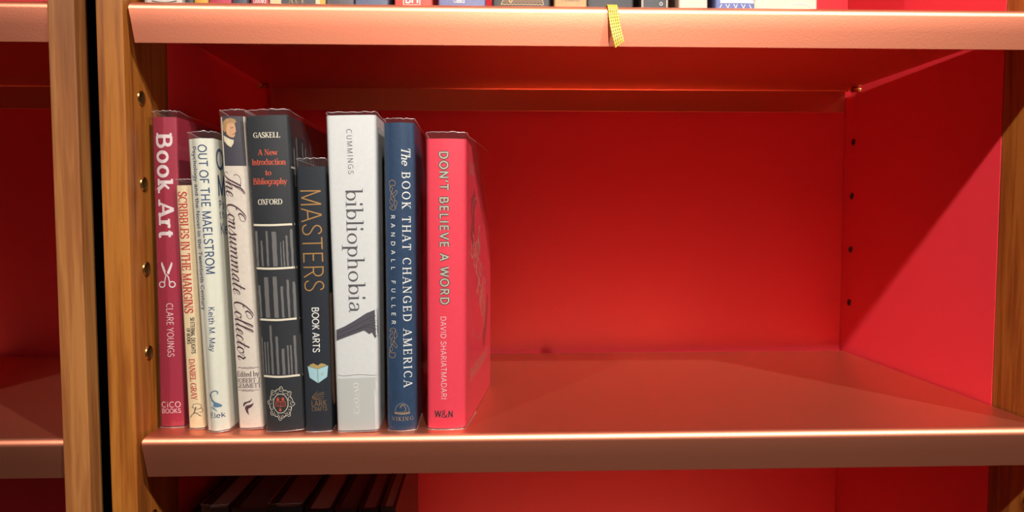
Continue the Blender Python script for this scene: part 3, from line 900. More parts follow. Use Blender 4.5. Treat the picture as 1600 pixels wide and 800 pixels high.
def book(label, group, loc, lean, s, jmat, seed, top=0.0045, hard=True, items=(), sleeve=True, paper=None, sback=0.0):
    t = thing('hardback_book' if hard else 'paperback_book', label, 'book', loc, (0, -R(lean), 0), group)
    th = 0.0024 if hard else 0.0006
    j = link('jacket' if hard else 'cover', jacket_mesh(s, th), jmat, t)
    link('page_block', pages_mesh(s, th), paper or PAGES, t)
    if items:
        print_meshes(s, j, items)
    if sleeve:
        link('clear_sleeve', sleeve_mesh(s, random.Random(seed), top, sback), [FILM, RIM], t)
    return t
PRINTS={
1:[
('T','title','worn_white','slab','Book Art',.0032,.2258,.0033,.1481,.0115),
('T','author_name','pale_pink','thin','CLARE YOUNGS',.0072,.0969,.0072,.0556,.0051),
('T','publisher_name','pale_pink','geo','CiCO',.0014,.0159,.0158,.016,.0045),
('T','publisher_name','pale_pink','geo','BOOKS',.0015,.0113,.0159,.0115,.0036),
('S','scissors_emblem','worn_white',.00085,[(.0066,.1115),(.0065,.1122),(.0062,.1127),(.0058,.1132),(.0052,.1135),(.0045,.1136),(.0039,.1135),(.0033,.1132),(.0028,.1128),(.0025,.1122),(.0024,.1115),(.0025,.1108),(.0028,.1102),(.0032,.1098),(.0038,.1095),(.0044,.1093),(.0051,.1095),(.0057,.1098),(.0062,.1102),(.0065,.1108)],1,1),
('S','scissors_emblem','worn_white',.00085,[(.0143,.1115),(.0142,.1122),(.0139,.1128),(.0135,.1133),(.0129,.1136),(.0123,.1137),(.0116,.1136),(.011,.1133),(.0105,.1128),(.0102,.1122),(.0101,.1115),(.0102,.1109),(.0105,.1103),(.0109,.1098),(.0115,.1095),(.0121,.1094),(.0128,.1095),(.0134,.1098),(.0139,.1103),(.0142,.1109)],1,1),
('S','scissors_emblem','worn_white',.0008,[(.0064,.1125),(.0067,.1145),(.0074,.1175),(.0083,.1191)],0,1),
('S','scissors_emblem','worn_white',.0008,[(.0103,.1127),(.01,.1149),(.0093,.1175),(.0077,.1193)],0,1),
('P','scissors_emblem','worn_white',[(.0048,.1289),(.0054,.1278),(.0058,.1263),(.0068,.1245),(.0067,.1234),(.0076,.1219),(.0072,.1212),(.0077,.1188),(.0067,.1191),(.0053,.1227),(.0042,.1263),(.0042,.1278)],0,0),
('P','scissors_emblem','worn_white',[(.012,.1288),(.0127,.1278),(.0125,.126),(.0101,.1195),(.0089,.1195),(.0085,.1208),(.0105,.1252)],0,0)],
2:[
('T','title','red_ink','cond','SCRIBBLES IN THE MARGINS',.0011,.182,.0012,.0902,.0069),
('T','subtitle','dark_ink','sansbold','50 ETERNAL DELIGHTS',.0057,.0866,.0053,.059,.003),
('T','subtitle','dark_ink','sansbold','OF BOOKS',.0024,.0783,.0022,.0665,.0027),
('T','author_name','red_ink','cond','DANIEL GRAY',.0028,.0546,.0031,.0233,.0045),
('S','runner_emblem','dark_ink',.00028,[(.003,.0177),(.0053,.0163),(.0058,.0156)],0,1),
('S','runner_emblem','dark_ink',.00065,[(.0059,.0163),(.0054,.0147),(.0047,.0129)],0,1),
('S','runner_emblem','dark_ink',.00045,[(.0047,.0129),(.0031,.0115),(.0014,.009)],0,1),
('S','runner_emblem','dark_ink',.00045,[(.0048,.0131),(.0071,.0126),(.0086,.0109),(.0097,.0103)],0,1),
('S','runner_emblem','dark_ink',.00025,[(.0042,.0171),(.0039,.0188),(.0055,.0198),(.0083,.02),(.0102,.0185),(.0099,.0168),(.0081,.0159),(.0061,.0156)],0,1),
('S','runner_emblem','dark_ink',.00025,[(.0081,.0159),(.0104,.0163),(.0111,.0147),(.0099,.0132),(.0083,.0137)],0,1),
('P','runner_emblem','dark_ink',[(.0067,.0169),(.0066,.0172),(.0063,.0174),(.006,.0174),(.0057,.0173),(.0056,.0169),(.0057,.0166),(.0059,.0164),(.0063,.0164),(.0066,.0166)],0,0)],
3:[
('T','title','navy_ink','grot','OUT OF THE MAELSTROM',.0085,.2162,.0084,.1202,.0058),
('T','subtitle','navy_ink','grotlight','Psychology and the Novel in the Twentieth Century',.0034,.2154,.0023,.0934,.0036),
('T','author_name','navy_ink','grotlight','Keith M. May',.0083,.0956,.0071,.0621,.0042),
('T','publisher_name','navy_ink','grot','Elek',.0039,.0114,.0144,.0112,.0037),
('S','curl_emblem','steel_blue',.00075,[(.0104,.0293),(.0109,.0309),(.0094,.0319),(.0072,.0315),(.0054,.0298),(.0047,.0276)],0,1),
('P','curl_emblem','steel_blue',[(.0043,.0292),(.0057,.03),(.006,.0276),(.0068,.0255),(.0082,.0238),(.0107,.0225),(.0126,.021),(.0131,.0202),(.0125,.0192),(.0086,.0193),(.0069,.0203),(.0074,.0227),(.0058,.0242),(.0057,.0256),(.0047,.0268)],0,0),
('P','curl_emblem','steel_blue',[(.0045,.0195),(.0074,.0193),(.0096,.0168),(.0097,.016),(.0073,.018)],0,0)],
4:[
('T','title','plum_ink','script','The Consummate Collector',.0008,.1984,.0024,.0541,.0128),
('T','editor_name','plum_ink','serif','Edited by',.001,.0411,.0172,.0408,.0042),
('T','editor_name','plum_ink','serif','ROBERT J.',-.0001,.0365,.0184,.0361,.0035),
('T','editor_name','plum_ink','serif','GEMMETT',-.0002,.0324,.0181,.0321,.0034),
('S','ornament','mauve_ink',.00035,[(.0016,.048),(.0038,.0484),(.0062,.0473),(.0086,.0482),(.0096,.0476),(.0106,.0482),(.0129,.047),(.0154,.0478),(.0176,.0475)],0,1),
('S','ornament','mauve_ink',.0003,[(.0052,.0476),(.0067,.0485),(.0081,.0474),(.0095,.0468),(.011,.0473),(.0125,.0484),(.0139,.0473)],0,1),
('S','ornament','mauve_ink',.00035,[(.0006,.0307),(.0028,.031),(.0051,.0299),(.0076,.0309),(.0086,.0303),(.0096,.0308),(.0119,.0296),(.0144,.0305),(.0166,.0301)],0,1),
('S','ornament','mauve_ink',.0003,[(.0042,.0302),(.0057,.0312),(.0071,.03),(.0085,.0295),(.01,.03),(.0115,.031),(.0129,.0299)],0,1),
('P','flame_emblem','plum_ink',[(.0115,.0242),(.0111,.0226),(.0098,.0211),(.007,.0203),(.0053,.0187),(.0048,.0176),(.0043,.0184),(.0045,.0199),(.0054,.0212),(.0078,.0217),(.01,.0225)],0,0),
('P','flame_emblem','plum_ink',[(.0125,.0206),(.0119,.0188),(.0105,.0171),(.0084,.0162),(.0079,.0149),(.0085,.0112),(.0066,.0134),(.0056,.0161),(.0058,.0176),(.0069,.0186),(.0095,.0191),(.0113,.0198)],0,0),
('P','portrait','portrait_dark',[(-.0011,.2387),(.0171,.2381),(.0174,.2011),(-.0014,.2018)],0,0),
('P','portrait','coat_dark',[(-.0011,.2181),(.0015,.222),(.0055,.2229),(.0099,.2195),(.0152,.2176),(.0162,.2014),(-.0014,.2018)],1,0),
('P','portrait','coat_brown',[(.0146,.2348),(.0169,.2347),(.0166,.2031),(.0147,.2032)],1,0),
('P','portrait','hair_fair',[(.0014,.2313),(.0023,.2348),(.0045,.2365),(.0085,.2371),(.0113,.2359),(.0123,.2338),(.01,.2328),(.006,.2322),(.0047,.2279),(.0029,.2266),(.0014,.2288)],2,0),
('P','portrait','skin_fair',[(.0053,.2322),(.0079,.2336),(.0109,.2329),(.0113,.2302),(.0116,.227),(.0108,.2259),(.0107,.2236),(.0094,.2224),(.0069,.2229),(.0045,.2251),(.004,.2283)],3,0),
('P','portrait','skin_shade',[(.0077,.2298),(.0098,.2301),(.0098,.2295),(.0079,.2293)],4,0),
('P','portrait','skin_shade',[(.0089,.2252),(.0106,.2255),(.0105,.2249),(.009,.2248)],4,0),
('P','portrait','cravat',[(.002,.2243),(.0041,.223),(.0068,.2214),(.0096,.2206),(.0093,.2181),(.0073,.2152),(.0044,.2172),(.0021,.2202)],4,0)],
5:[
('T','author_name','cream_ink','serifbold','GASKELL',.0057,.2216,.025,.2211,.004),
('T','publisher_name','cream_ink','serifbold','OXFORD',.0059,.1721,.0237,.1717,.0041),
('T','title','orange_ink','serifbold','A New',.0086,.2086,.0225,.2083,.0043),
('T','title','orange_ink','serifbold','Introduction',.0032,.2016,.0277,.2009,.0047),
('T','title','orange_ink','serifbold','to',.013,.1936,.0171,.1935,.0042),
('T','title','orange_ink','serifbold','Bibliography',.0032,.1872,.0276,.1865,.0047),
('S','band#351','cream_ink',.0015,[(-.0015,.1575),(.007,.1569),(.0166,.1565),(.0272,.1565),(.0348,.1566)],0,1),
('S','band#419','cream_ink',.0015,[(-.0008,.125),(.0077,.1243),(.016,.124),(.0253,.124),(.033,.1241)],0,1),
('S','band#499','cream_ink',.0015,[(-.0008,.0862),(.0078,.0856),(.0155,.0852),(.0243,.0853),(.0319,.0854)],0,1),
('S','band#587','cream_ink',.0015,[(-.0001,.043),(.0085,.0423),(.0157,.042),(.0239,.0421),(.0316,.0421)],0,1),
('P','striped_panel','grey_stripe',[(.0018,.1527),(.0017,.149),(.0017,.1452),(.0017,.1414),(.0016,.1376),(.0015,.1339),(.0013,.1301),(.0015,.1263),(.0033,.1262),(.0032,.13),(.0032,.1338),(.0035,.1375),(.0035,.1413),(.0035,.1451),(.0035,.1489),(.0036,.1526)],0,0),
('P','striped_panel','grey_stripe',[(.0058,.1453),(.0056,.1426),(.0057,.1398),(.0055,.1371),(.0055,.1343),(.0054,.1316),(.0055,.1288),(.0055,.1261),(.007,.126),(.007,.1288),(.007,.1315),(.007,.1343),(.007,.137),(.0072,.1398),(.0069,.1425),(.007,.1453)],0,0),
('P','striped_panel','grey_stripe',[(.01,.1523),(.0101,.1486),(.01,.1448),(.0099,.141),(.0098,.1372),(.0099,.1334),(.0096,.1297),(.0098,.1259),(.0112,.1258),(.0113,.1296),(.0113,.1334),(.0116,.1371),(.0114,.1409),(.0116,.1447),(.0116,.1485),(.0116,.1522)],0,0),
('P','striped_panel','grey_stripe',[(.0145,.1516),(.0146,.1479),(.0146,.1442),(.0143,.1405),(.0144,.1368),(.0144,.1331),(.0143,.1294),(.0144,.1256),(.0174,.1255),(.0177,.1292),(.0177,.1329),(.0176,.1366),(.0178,.1404),(.0179,.1441),(.0179,.1478),(.0178,.1515)],0,0),
('P','striped_panel','grey_stripe',[(.0204,.1437),(.0204,.141),(.0202,.1384),(.0201,.1358),(.0202,.1332),(.0201,.1306),(.02,.128),(.02,.1254),(.0209,.1253),(.0208,.1279),(.0209,.1306),(.0208,.1332),(.0209,.1358),(.0209,.1384),(.0209,.141),(.021,.1436)],0,0),
('P','striped_panel','grey_stripe',[(.0222,.1445),(.0222,.1418),(.0221,.139),(.0221,.1363),(.0219,.1335),(.0221,.1308),(.0219,.128),(.0219,.1253),(.023,.1252),(.023,.128),(.0229,.1307),(.0231,.1335),(.023,.1362),(.023,.139),(.0231,.1417),(.0231,.1445)],0,0),
('P','striped_panel','grey_stripe',[(.0243,.1483),(.0244,.145),(.0243,.1417),(.0243,.1384),(.0242,.1351),(.0241,.1318),(.0242,.1285),(.0242,.1252),(.0256,.1251),(.0255,.1284),(.0255,.1317),(.0257,.135),(.0255,.1383),(.0257,.1416),(.0256,.1449),(.0258,.1482)],0,0),
('P','striped_panel','grey_stripe',[(.0278,.1529),(.0275,.1489),(.0275,.145),(.0274,.141),(.0276,.137),(.0276,.133),(.0274,.129),(.0274,.125),(.029,.1249),(.0289,.1289),(.029,.1329),(.0292,.1369),(.0292,.1409),(.0292,.1449),(.0294,.1489),(.0294,.1528)],0,0),
('P','striped_panel','grey_stripe',[(.0006,.1118),(.0005,.1084),(.0006,.1049),(.0003,.1015),(.0005,.098),(.0002,.0946),(.0002,.0911),(.0004,.0876),(.0029,.0875),(.003,.0909),(.0028,.0944),(.0029,.0979),(.0031,.1013),(.003,.1048),(.003,.1083),(.003,.1117)],0,0),
('P','striped_panel','grey_stripe',[(.0064,.1178),(.0063,.1135),(.0063,.1091),(.0061,.1048),(.0062,.1004),(.0062,.096),(.0059,.0917),(.006,.0873),(.0094,.0871),(.0094,.0915),(.0093,.0959),(.0095,.1002),(.0095,.1046),(.0097,.109),(.0097,.1133),(.0096,.1177)],0,0),
('P','striped_panel','grey_stripe',[(.0132,.118),(.013,.1136),(.0132,.1091),(.0129,.1047),(.0129,.1003),(.0128,.0958),(.0128,.0914),(.0127,.087),(.0159,.0868),(.0159,.0912),(.0159,.0957),(.0161,.1001),(.0161,.1045),(.016,.109),(.0162,.1134),(.0161,.1178)],0,0),
('P','striped_panel','grey_stripe',[(.0186,.1104),(.0184,.1071),(.0184,.1037),(.0184,.1003),(.0185,.0969),(.0183,.0935),(.0183,.0901),(.0184,.0867),(.0201,.0866),(.02,.09),(.0201,.0934),(.0201,.0968),(.0202,.1002),(.0201,.1036),(.0202,.107),(.0204,.1104)],0,0),
('P','striped_panel','grey_stripe',[(.023,.1151),(.023,.111),(.0228,.1069),(.0227,.1028),(.0228,.0987),(.0227,.0946),(.0228,.0905),(.0227,.0864),(.0242,.0864),(.0243,.0904),(.0243,.0946),(.0246,.0986),(.0244,.1027),(.0245,.1068),(.0247,.1109),(.0246,.115)],0,0),
('P','striped_panel','grey_stripe',[(.0271,.1134),(.027,.1095),(.0268,.1057),(.027,.1018),(.0268,.0979),(.0267,.094),(.0268,.0901),(.0267,.0862),(.0286,.0861),(.0286,.09),(.0287,.0939),(.0288,.0978),(.0289,.1017),(.0289,.1056),(.029,.1094),(.0288,.1133)],0,0),
('P','striped_panel','grey_stripe',[(.0309,.1195),(.0309,.1147),(.0308,.11),(.0308,.1052),(.0309,.1004),(.0308,.0956),(.0307,.0908),(.0307,.086),(.0315,.086),(.0315,.0908),(.0317,.0956),(.0316,.1004),(.0319,.1051),(.0319,.1099),(.0319,.1147),(.0318,.1195)],0,0),
('P','striped_panel','grey_stripe',[(.0011,.0725),(.0009,.0685),(.0008,.0645),(.0009,.0604),(.0009,.0564),(.0007,.0524),(.0007,.0484),(.0007,.0443),(.0017,.0443),(.0016,.0483),(.0017,.0523),(.0017,.0564),(.0018,.0604),(.0018,.0644),(.0019,.0684),(.002,.0724)],0,0),
('P','striped_panel','grey_stripe',[(.003,.0689),(.003,.0654),(.003,.0619),(.0028,.0584),(.0029,.0548),(.0028,.0513),(.0027,.0478),(.0029,.0442),(.0037,.0442),(.0038,.0477),(.0039,.0512),(.0038,.0548),(.0039,.0583),(.0039,.0618),(.004,.0654),(.004,.0689)],0,0),
('P','striped_panel','grey_stripe',[(.0053,.0688),(.0052,.0653),(.0052,.0618),(.0052,.0582),(.0052,.0547),(.005,.0512),(.0049,.0477),(.0049,.0441),(.0058,.0441),(.0059,.0476),(.006,.0511),(.006,.0547),(.0061,.0582),(.006,.0617),(.0061,.0653),(.0063,.0688)],0,0),
('P','striped_panel','grey_stripe',[(.0082,.0813),(.0081,.076),(.0079,.0707),(.0081,.0654),(.0079,.06),(.008,.0547),(.0077,.0493),(.0077,.044),(.0093,.0439),(.0095,.0492),(.0095,.0546),(.0096,.0599),(.0097,.0653),(.0095,.0706),(.0097,.0759),(.0097,.0813)],0,0),
('P','striped_panel','grey_stripe',[(.0122,.0728),(.0122,.0687),(.0122,.0645),(.0119,.0604),(.012,.0562),(.0119,.0521),(.012,.0479),(.0118,.0437),(.0136,.0436),(.0137,.0478),(.0138,.052),(.0138,.0561),(.0139,.0603),(.014,.0644),(.014,.0686),(.0141,.0727)],0,0),
('P','striped_panel','grey_stripe',[(.0163,.0633),(.0161,.0605),(.0162,.0577),(.016,.0549),(.016,.052),(.0161,.0492),(.0161,.0463),(.0158,.0435),(.0181,.0434),(.0181,.0462),(.0182,.0491),(.0181,.0519),(.0181,.0547),(.0182,.0576),(.0182,.0604),(.0183,.0632)],0,0),
('P','striped_panel','grey_stripe',[(.0202,.0656),(.0203,.0624),(.0202,.0592),(.0202,.056),(.0201,.0528),(.02,.0497),(.02,.0465),(.02,.0433),(.021,.0432),(.0213,.0464),(.0213,.0496),(.0213,.0528),(.0213,.056),(.0212,.0592),(.0215,.0623),(.0214,.0655)],0,0),
('P','striped_panel','grey_stripe',[(.0223,.0655),(.0225,.0623),(.0224,.0591),(.0223,.0559),(.0224,.0527),(.0222,.0495),(.0223,.0463),(.0223,.0432),(.0232,.0431),(.0232,.0463),(.0234,.0495),(.0234,.0527),(.0235,.0559),(.0235,.059),(.0235,.0622),(.0235,.0654)],0,0),
('P','striped_panel','grey_stripe',[(.0252,.0726),(.0251,.0684),(.0252,.0642),(.0249,.06),(.0251,.0557),(.0251,.0515),(.0249,.0473),(.025,.043),(.0264,.0429),(.0265,.0472),(.0267,.0514),(.0267,.0556),(.0266,.0599),(.0267,.0641),(.0269,.0683),(.0269,.0726)],0,0),
('P','striped_panel','grey_stripe',[(.0292,.0729),(.0293,.0686),(.0293,.0643),(.0293,.06),(.0292,.0557),(.0292,.0514),(.0292,.0471),(.0291,.0428),(.0308,.0427),(.0307,.047),(.0307,.0513),(.0309,.0556),(.0309,.0599),(.031,.0642),(.0311,.0685),(.0309,.0728)],0,0),
('S','crest','cream_ink',.0004,[(.0184,.0213),(.0184,.023),(.018,.0245),(.0175,.026),(.0167,.0272),(.0157,.0281),(.0145,.0287),(.0133,.0289),(.012,.0288),(.0108,.0284),(.0097,.0275),(.0088,.0264),(.008,.0251),(.0075,.0236),(.0073,.022),(.0073,.0204),(.0076,.0188),(.0082,.0174),(.009,.0162),(.01,.0152),(.0111,.0146),(.0123,.0144),(.0136,.0145),(.0148,.015),(.0159,.0158),(.0169,.0169),(.0176,.0182),(.0182,.0197)],1,1),
('S','crest','cream_ink',.00028,[(.023,.0211),(.0222,.0223),(.0217,.0234),(.0216,.0245),(.021,.0254),(.0203,.0261),(.0206,.0275),(.0211,.0293),(.0206,.0304),(.0193,.0304),(.0184,.0307),(.0177,.0314),(.0167,.0315),(.0158,.0314),(.0153,.0326),(.0146,.0343),(.0137,.0346),(.0127,.0334),(.0118,.0328),(.0109,.0326),(.0102,.0318),(.0096,.031),(.0085,.0313),(.0071,.0319),(.0062,.0312),(.0061,.0296),(.0059,.0283),(.0053,.0274),(.0052,.0263),(.0052,.0251),(.0043,.0243),(.0029,.0235),(.0026,.0222),(.0035,.021),(.004,.02),(.0041,.0189),(.0047,.018),(.0053,.0172),(.005,.0158),(.0045,.014),(.005,.0129),(.0063,.0129),(.0073,.0126),(.008,.0119),(.0089,.0118),(.0098,.0119),(.0104,.0107),(.011,.009),(.012,.0087),(.013,.0098),(.0138,.0105),(.0147,.0107),(.0154,.0115),(.0161,.0123),(.0172,.012),(.0186,.0114),(.0194,.0121),(.0195,.0138),(.0198,.015),(.0204,.0159),(.0205,.0171),(.0204,.0182),(.0214,.019),(.0228,.0198)],1,1),
('S','crest','cream_ink',.00025,[(.0212,.0248),(.0211,.0256),(.0206,.0261),(.0199,.0263),(.0193,.026),(.0188,.0254),(.0187,.0247),(.019,.024),(.0196,.0236),(.0203,.0236)],0,1),
('S','crest','cream_ink',.00025,[(.022,.0211),(.0218,.0217),(.0214,.0222),(.0209,.0223),(.0204,.022),(.0201,.0215),(.0201,.0209),(.0204,.0204),(.0209,.0201),(.0214,.0202)],0,1),
('S','crest','cream_ink',.00025,[(.0174,.0309),(.0169,.0314),(.0163,.0316),(.0156,.0314),(.0151,.0308),(.015,.0301),(.0153,.0294),(.0159,.0289),(.0166,.0289),(.0172,.0293)],0,1),
('S','crest','cream_ink',.00025,[(.02,.029),(.0197,.0295),(.0192,.0297),(.0187,.0296),(.0182,.0292),(.0181,.0286),(.0183,.028),(.0187,.0276),(.0193,.0276),(.0198,.0279)],0,1),
('S','crest','cream_ink',.00025,[(.0112,.0317),(.0106,.032),(.0099,.0318),(.0094,.0312),(.0093,.0304),(.0095,.0297),(.0101,.0293),(.0108,.0292),(.0114,.0296),(.0117,.0303)],0,1),
('S','crest','cream_ink',.00025,[(.0143,.0326),(.0138,.033),(.0133,.033),(.0128,.0327),(.0126,.0322),(.0126,.0315),(.013,.0311),(.0135,.0309),(.014,.0311),(.0144,.0316)],0,1),
('S','crest','cream_ink',.00025,[(.0062,.0271),(.0056,.0269),(.0051,.0263),(.0049,.0256),(.0051,.0249),(.0057,.0244),(.0063,.0243),(.007,.0247),(.0073,.0253),(.0073,.0261)],0,1),
('S','crest','cream_ink',.00025,[(.0081,.0302),(.0075,.0304),(.007,.0302),(.0067,.0297),(.0066,.0291),(.0068,.0285),(.0073,.0282),(.0078,.0283),(.0083,.0286),(.0085,.0292)],0,1),
('S','crest','cream_ink',.00025,[(.0051,.0197),(.0046,.0191),(.0044,.0184),(.0046,.0177),(.0051,.0172),(.0058,.0171),(.0065,.0174),(.0069,.018),(.0069,.0188),(.0065,.0194)],0,1),
('S','crest','cream_ink',.00025,[(.0049,.0232),(.0043,.0231),(.0039,.0228),(.0037,.0222),(.0038,.0216),(.0042,.0212),(.0048,.0211),(.0053,.0213),(.0056,.0218),(.0056,.0224)],0,1),
('S','crest','cream_ink',.00025,[(.0083,.0138),(.0081,.0131),(.0083,.0123),(.0088,.0118),(.0095,.0117),(.0101,.012),(.0106,.0126),(.0106,.0134),(.0103,.014),(.0097,.0144)],0,1),
('S','crest','cream_ink',.00025,[(.0065,.0158),(.006,.0155),(.0057,.015),(.0056,.0144),(.0059,.0139),(.0064,.0136),(.007,.0137),(.0074,.0142),(.0075,.0148),(.0074,.0153)],0,1),
('S','crest','cream_ink',.00025,[(.0139,.0128),(.014,.012),(.0145,.0115),(.0152,.0113),(.0158,.0116),(.0163,.0122),(.0164,.013),(.0161,.0137),(.0155,.0141),(.0148,.014)],0,1),
('S','crest','cream_ink',.00025,[(.0117,.0123),(.0113,.0119),(.0112,.0113),(.0114,.0107),(.0118,.0103),(.0124,.0103),(.0128,.0106),(.0131,.0111),(.013,.0118),(.0127,.0122)],0,1),
('S','crest','cream_ink',.00025,[(.0184,.017),(.0189,.0164),(.0195,.0163),(.0202,.0165),(.0206,.0171),(.0208,.0178),(.0205,.0185),(.0199,.019),(.0192,.019),(.0186,.0186)],0,1),
('S','crest','cream_ink',.00025,[(.0174,.0148),(.0172,.0142),(.0172,.0136),(.0176,.0131),(.0181,.0129),(.0186,.0131),(.019,.0136),(.0191,.0142),(.0188,.0148),(.0184,.0151)],0,1),
('P','crest','orange_ink',[(.0098,.0263),(.0105,.0252),(.0111,.0269),(.0116,.0251),(.0123,.0261),(.0117,.024),(.0102,.0241)],0,0),
('P','crest','orange_ink',[(.0136,.0262),(.0142,.0251),(.0149,.0269),(.0154,.025),(.0161,.0261),(.0155,.024),(.0139,.0241)],0,0),
('P','crest','orange_ink',[(.0111,.018),(.0117,.0168),(.0124,.0186),(.0129,.0168),(.0136,.0178),(.013,.0157),(.0115,.0158)],0,0),
('S','crest','orange_ink',.0004,[(.0093,.0233),(.0111,.0237),(.0129,.0229),(.0148,.0235),(.0165,.0229),(.0164,.0192),(.0146,.0197),(.0127,.0191),(.0108,.0199),(.009,.0195)],1,0),
('S','crest','orange_ink',.0003,[(.0129,.0229),(.0127,.0192)],0,0),
('S','crest','orange_ink',.0002,[(.0119,.0226),(.01,.0229)],0,0),
('S','crest','orange_ink',.0002,[(.0119,.0216),(.0099,.0219)],0,0),
('S','crest','orange_ink',.0002,[(.0118,.0206),(.0099,.0209)],0,0),
('S','crest','orange_ink',.0002,[(.0138,.0225),(.0158,.0226)],0,0),
('S','crest','orange_ink',.0002,[(.0138,.0215),(.0157,.0216)],0,0),
('S','crest','orange_ink',.0002,[(.0137,.0205),(.0156,.0206)],0,0)],
6:[
('T','title','gold_ink','hair','MASTERS',.0021,.1836,.0025,.1074,.0151),
('T','subtitle','white_ink','grotlight','BOOK ARTS',.0077,.0952,.0074,.0612,.0052),
('T','publisher_name','bronze_ink','geo','LARK',.0049,.0198,.0163,.02,.0043),
('T','publisher_name','bronze_ink','geo','CRAFTS',.0052,.0161,.0164,.0163,.0031),
('P','open_book_emblem','pale_blue',[(.0029,.0506),(.0104,.0482),(.0106,.0375),(.0042,.0419)],0,0),
('P','open_book_emblem','pale_blue',[(.0104,.0482),(.0182,.0507),(.0172,.042),(.0106,.0375)],0,0),
('P','open_book_emblem','straw',[(.0038,.0506),(.0049,.0518),(.0075,.0527),(.0105,.051),(.0132,.0527),(.0161,.0518),(.0173,.0508),(.0104,.0484)],1,0),
('S','open_book_emblem','bronze_ink',.00035,[(.0104,.0482),(.0105,.0432),(.0106,.0377)],0,1),
('S','open_book_emblem','straw',.00025,[(.013,.0443),(.0141,.0454),(.0148,.0446),(.0137,.0435),(.013,.0443)],0,1),
('S','bird_emblem','bronze_ink',.0004,[(.0055,.0268),(.0066,.0272),(.0106,.0294),(.0147,.0305)],0,1),
('S','bird_emblem','bronze_ink',.0004,[(.0055,.0268),(.0077,.0264),(.0113,.0284),(.015,.0291)],0,1),
('S','bird_emblem','bronze_ink',.0004,[(.0055,.0268),(.0091,.0256),(.0118,.027),(.0145,.0273)],0,1),
('S','bird_emblem','bronze_ink',.0004,[(.0055,.0268),(.0065,.0255),(.0098,.025),(.0141,.0258)],0,1),
('S','bird_emblem','bronze_ink',.0004,[(.0059,.0272),(.0078,.0293),(.01,.0311)],0,1)],
7:[
('T','author_name','grey_ink','thin','CUMMINGS',.0148,.2277,.0152,.1947,.004),
('T','title','charcoal_ink','didone','bibliophobia',.0126,.1829,.0121,.0918,.0128),
('T','publisher_name','white_ink','seriflight','OXFORD',.0133,.0377,.013,.0141,.0042),
('P','bird_tail_picture','feather_grey',[(.0011,.0779),(.0077,.0805),(.0159,.0849),(.025,.0904),(.0332,.0934),(.0383,.0974),(.0409,.0957),(.0401,.0711),(.0373,.0659),(.0357,.0696),(.0348,.0671),(.032,.073),(.0308,.071),(.0286,.0755),(.0266,.0744),(.0229,.0773),(.0172,.0754),(.0107,.0732),(.0012,.0697)],0,0),
('S','bird_tail_picture','feather_dark',.0004,[(.0027,.0754),(.0142,.0804),(.0273,.0865),(.0388,.0908)],0,1),
('S','bird_tail_picture','feather_dark',.0004,[(.0026,.0725),(.0157,.0775),(.0272,.0821),(.0394,.0843)],0,1),
('S','bird_tail_picture','feather_dark',.0004,[(.0223,.0811),(.0304,.0809),(.0383,.0769)],0,1),
('S','bird_tail_picture','feather_dark',.0004,[(.0272,.0846),(.0337,.0844),(.0398,.0818)],0,1),
('S','bird_tail_picture','feather_dark',.0004,[(.014,.0768),(.0238,.0798),(.0319,.0779),(.0382,.072)],0,1),
('S','jacket_crease','fold_grey',.00025,[(.0019,.0442),(.0064,.0432),(.0178,.0441),(.0299,.043),(.0393,.0451)],0,1)],
8:[
('T','title','white_ink','serifital','The',.013,.2148,.0131,.2021,.0065),
('T','title','white_ink','serif','BOOK THAT CHANGED AMERICA',.0132,.1964,.0129,.0343,.0061),
('T','author_name','white_ink','wide','RANDALL FULLER',.0045,.1645,.0041,.0821,.0031),
('T','publisher_name','bronze_pale','serif','VIKING',.0037,.008,.0196,.0081,.003),
('S','flourish','bronze_pale',.0004,[(.0038,.1897),(.0058,.1907),(.0081,.1892),(.0076,.1864),(.0052,.1868),(.0038,.184),(.0056,.1806),(.0075,.1768),(.007,.1729),(.0084,.1696),(.006,.1681),(.0036,.1701),(.005,.1715)],0,1),
('S','flourish','bronze_pale',.00035,[(.0038,.1897),(.0033,.1878),(.0043,.1859),(.0062,.1845),(.0052,.1816),(.0046,.1782),(.006,.1749)],0,1),
('S','flourish','bronze_pale',.00035,[(.0051,.1801),(.0071,.1811),(.009,.183),(.0095,.1811),(.0075,.1787),(.0056,.1777)],0,1),
('S','flourish','bronze_pale',.00035,[(.0056,.1768),(.0037,.1758),(.0041,.1734),(.006,.172),(.005,.1696)],0,1),
('S','flourish','bronze_pale',.0003,[(.0075,.1758),(.0094,.1744),(.0089,.1715),(.0074,.1701)],0,1),
('S','flourish','bronze_pale',.0004,[(.0022,.0571),(.0041,.0561),(.0065,.0575),(.0061,.0605),(.0037,.06),(.0022,.063),(.0042,.0664),(.0062,.0703),(.0058,.0742),(.0073,.0777),(.0049,.0792),(.0024,.0772),(.0038,.0757)],0,1),
('S','flourish','bronze_pale',.00035,[(.0022,.0571),(.0017,.0591),(.0027,.061),(.0047,.0625),(.0037,.0654),(.0033,.0689),(.0048,.0723)],0,1),
('S','flourish','bronze_pale',.00035,[(.0037,.0669),(.0057,.0659),(.0076,.0639),(.0081,.0659),(.0062,.0684),(.0043,.0694)],0,1),
('S','flourish','bronze_pale',.00035,[(.0043,.0703),(.0023,.0713),(.0029,.0738),(.0048,.0752),(.0039,.0777)],0,1),
('S','flourish','bronze_pale',.0003,[(.0062,.0713),(.0082,.0728),(.0077,.0757),(.0063,.0772)],0,1),
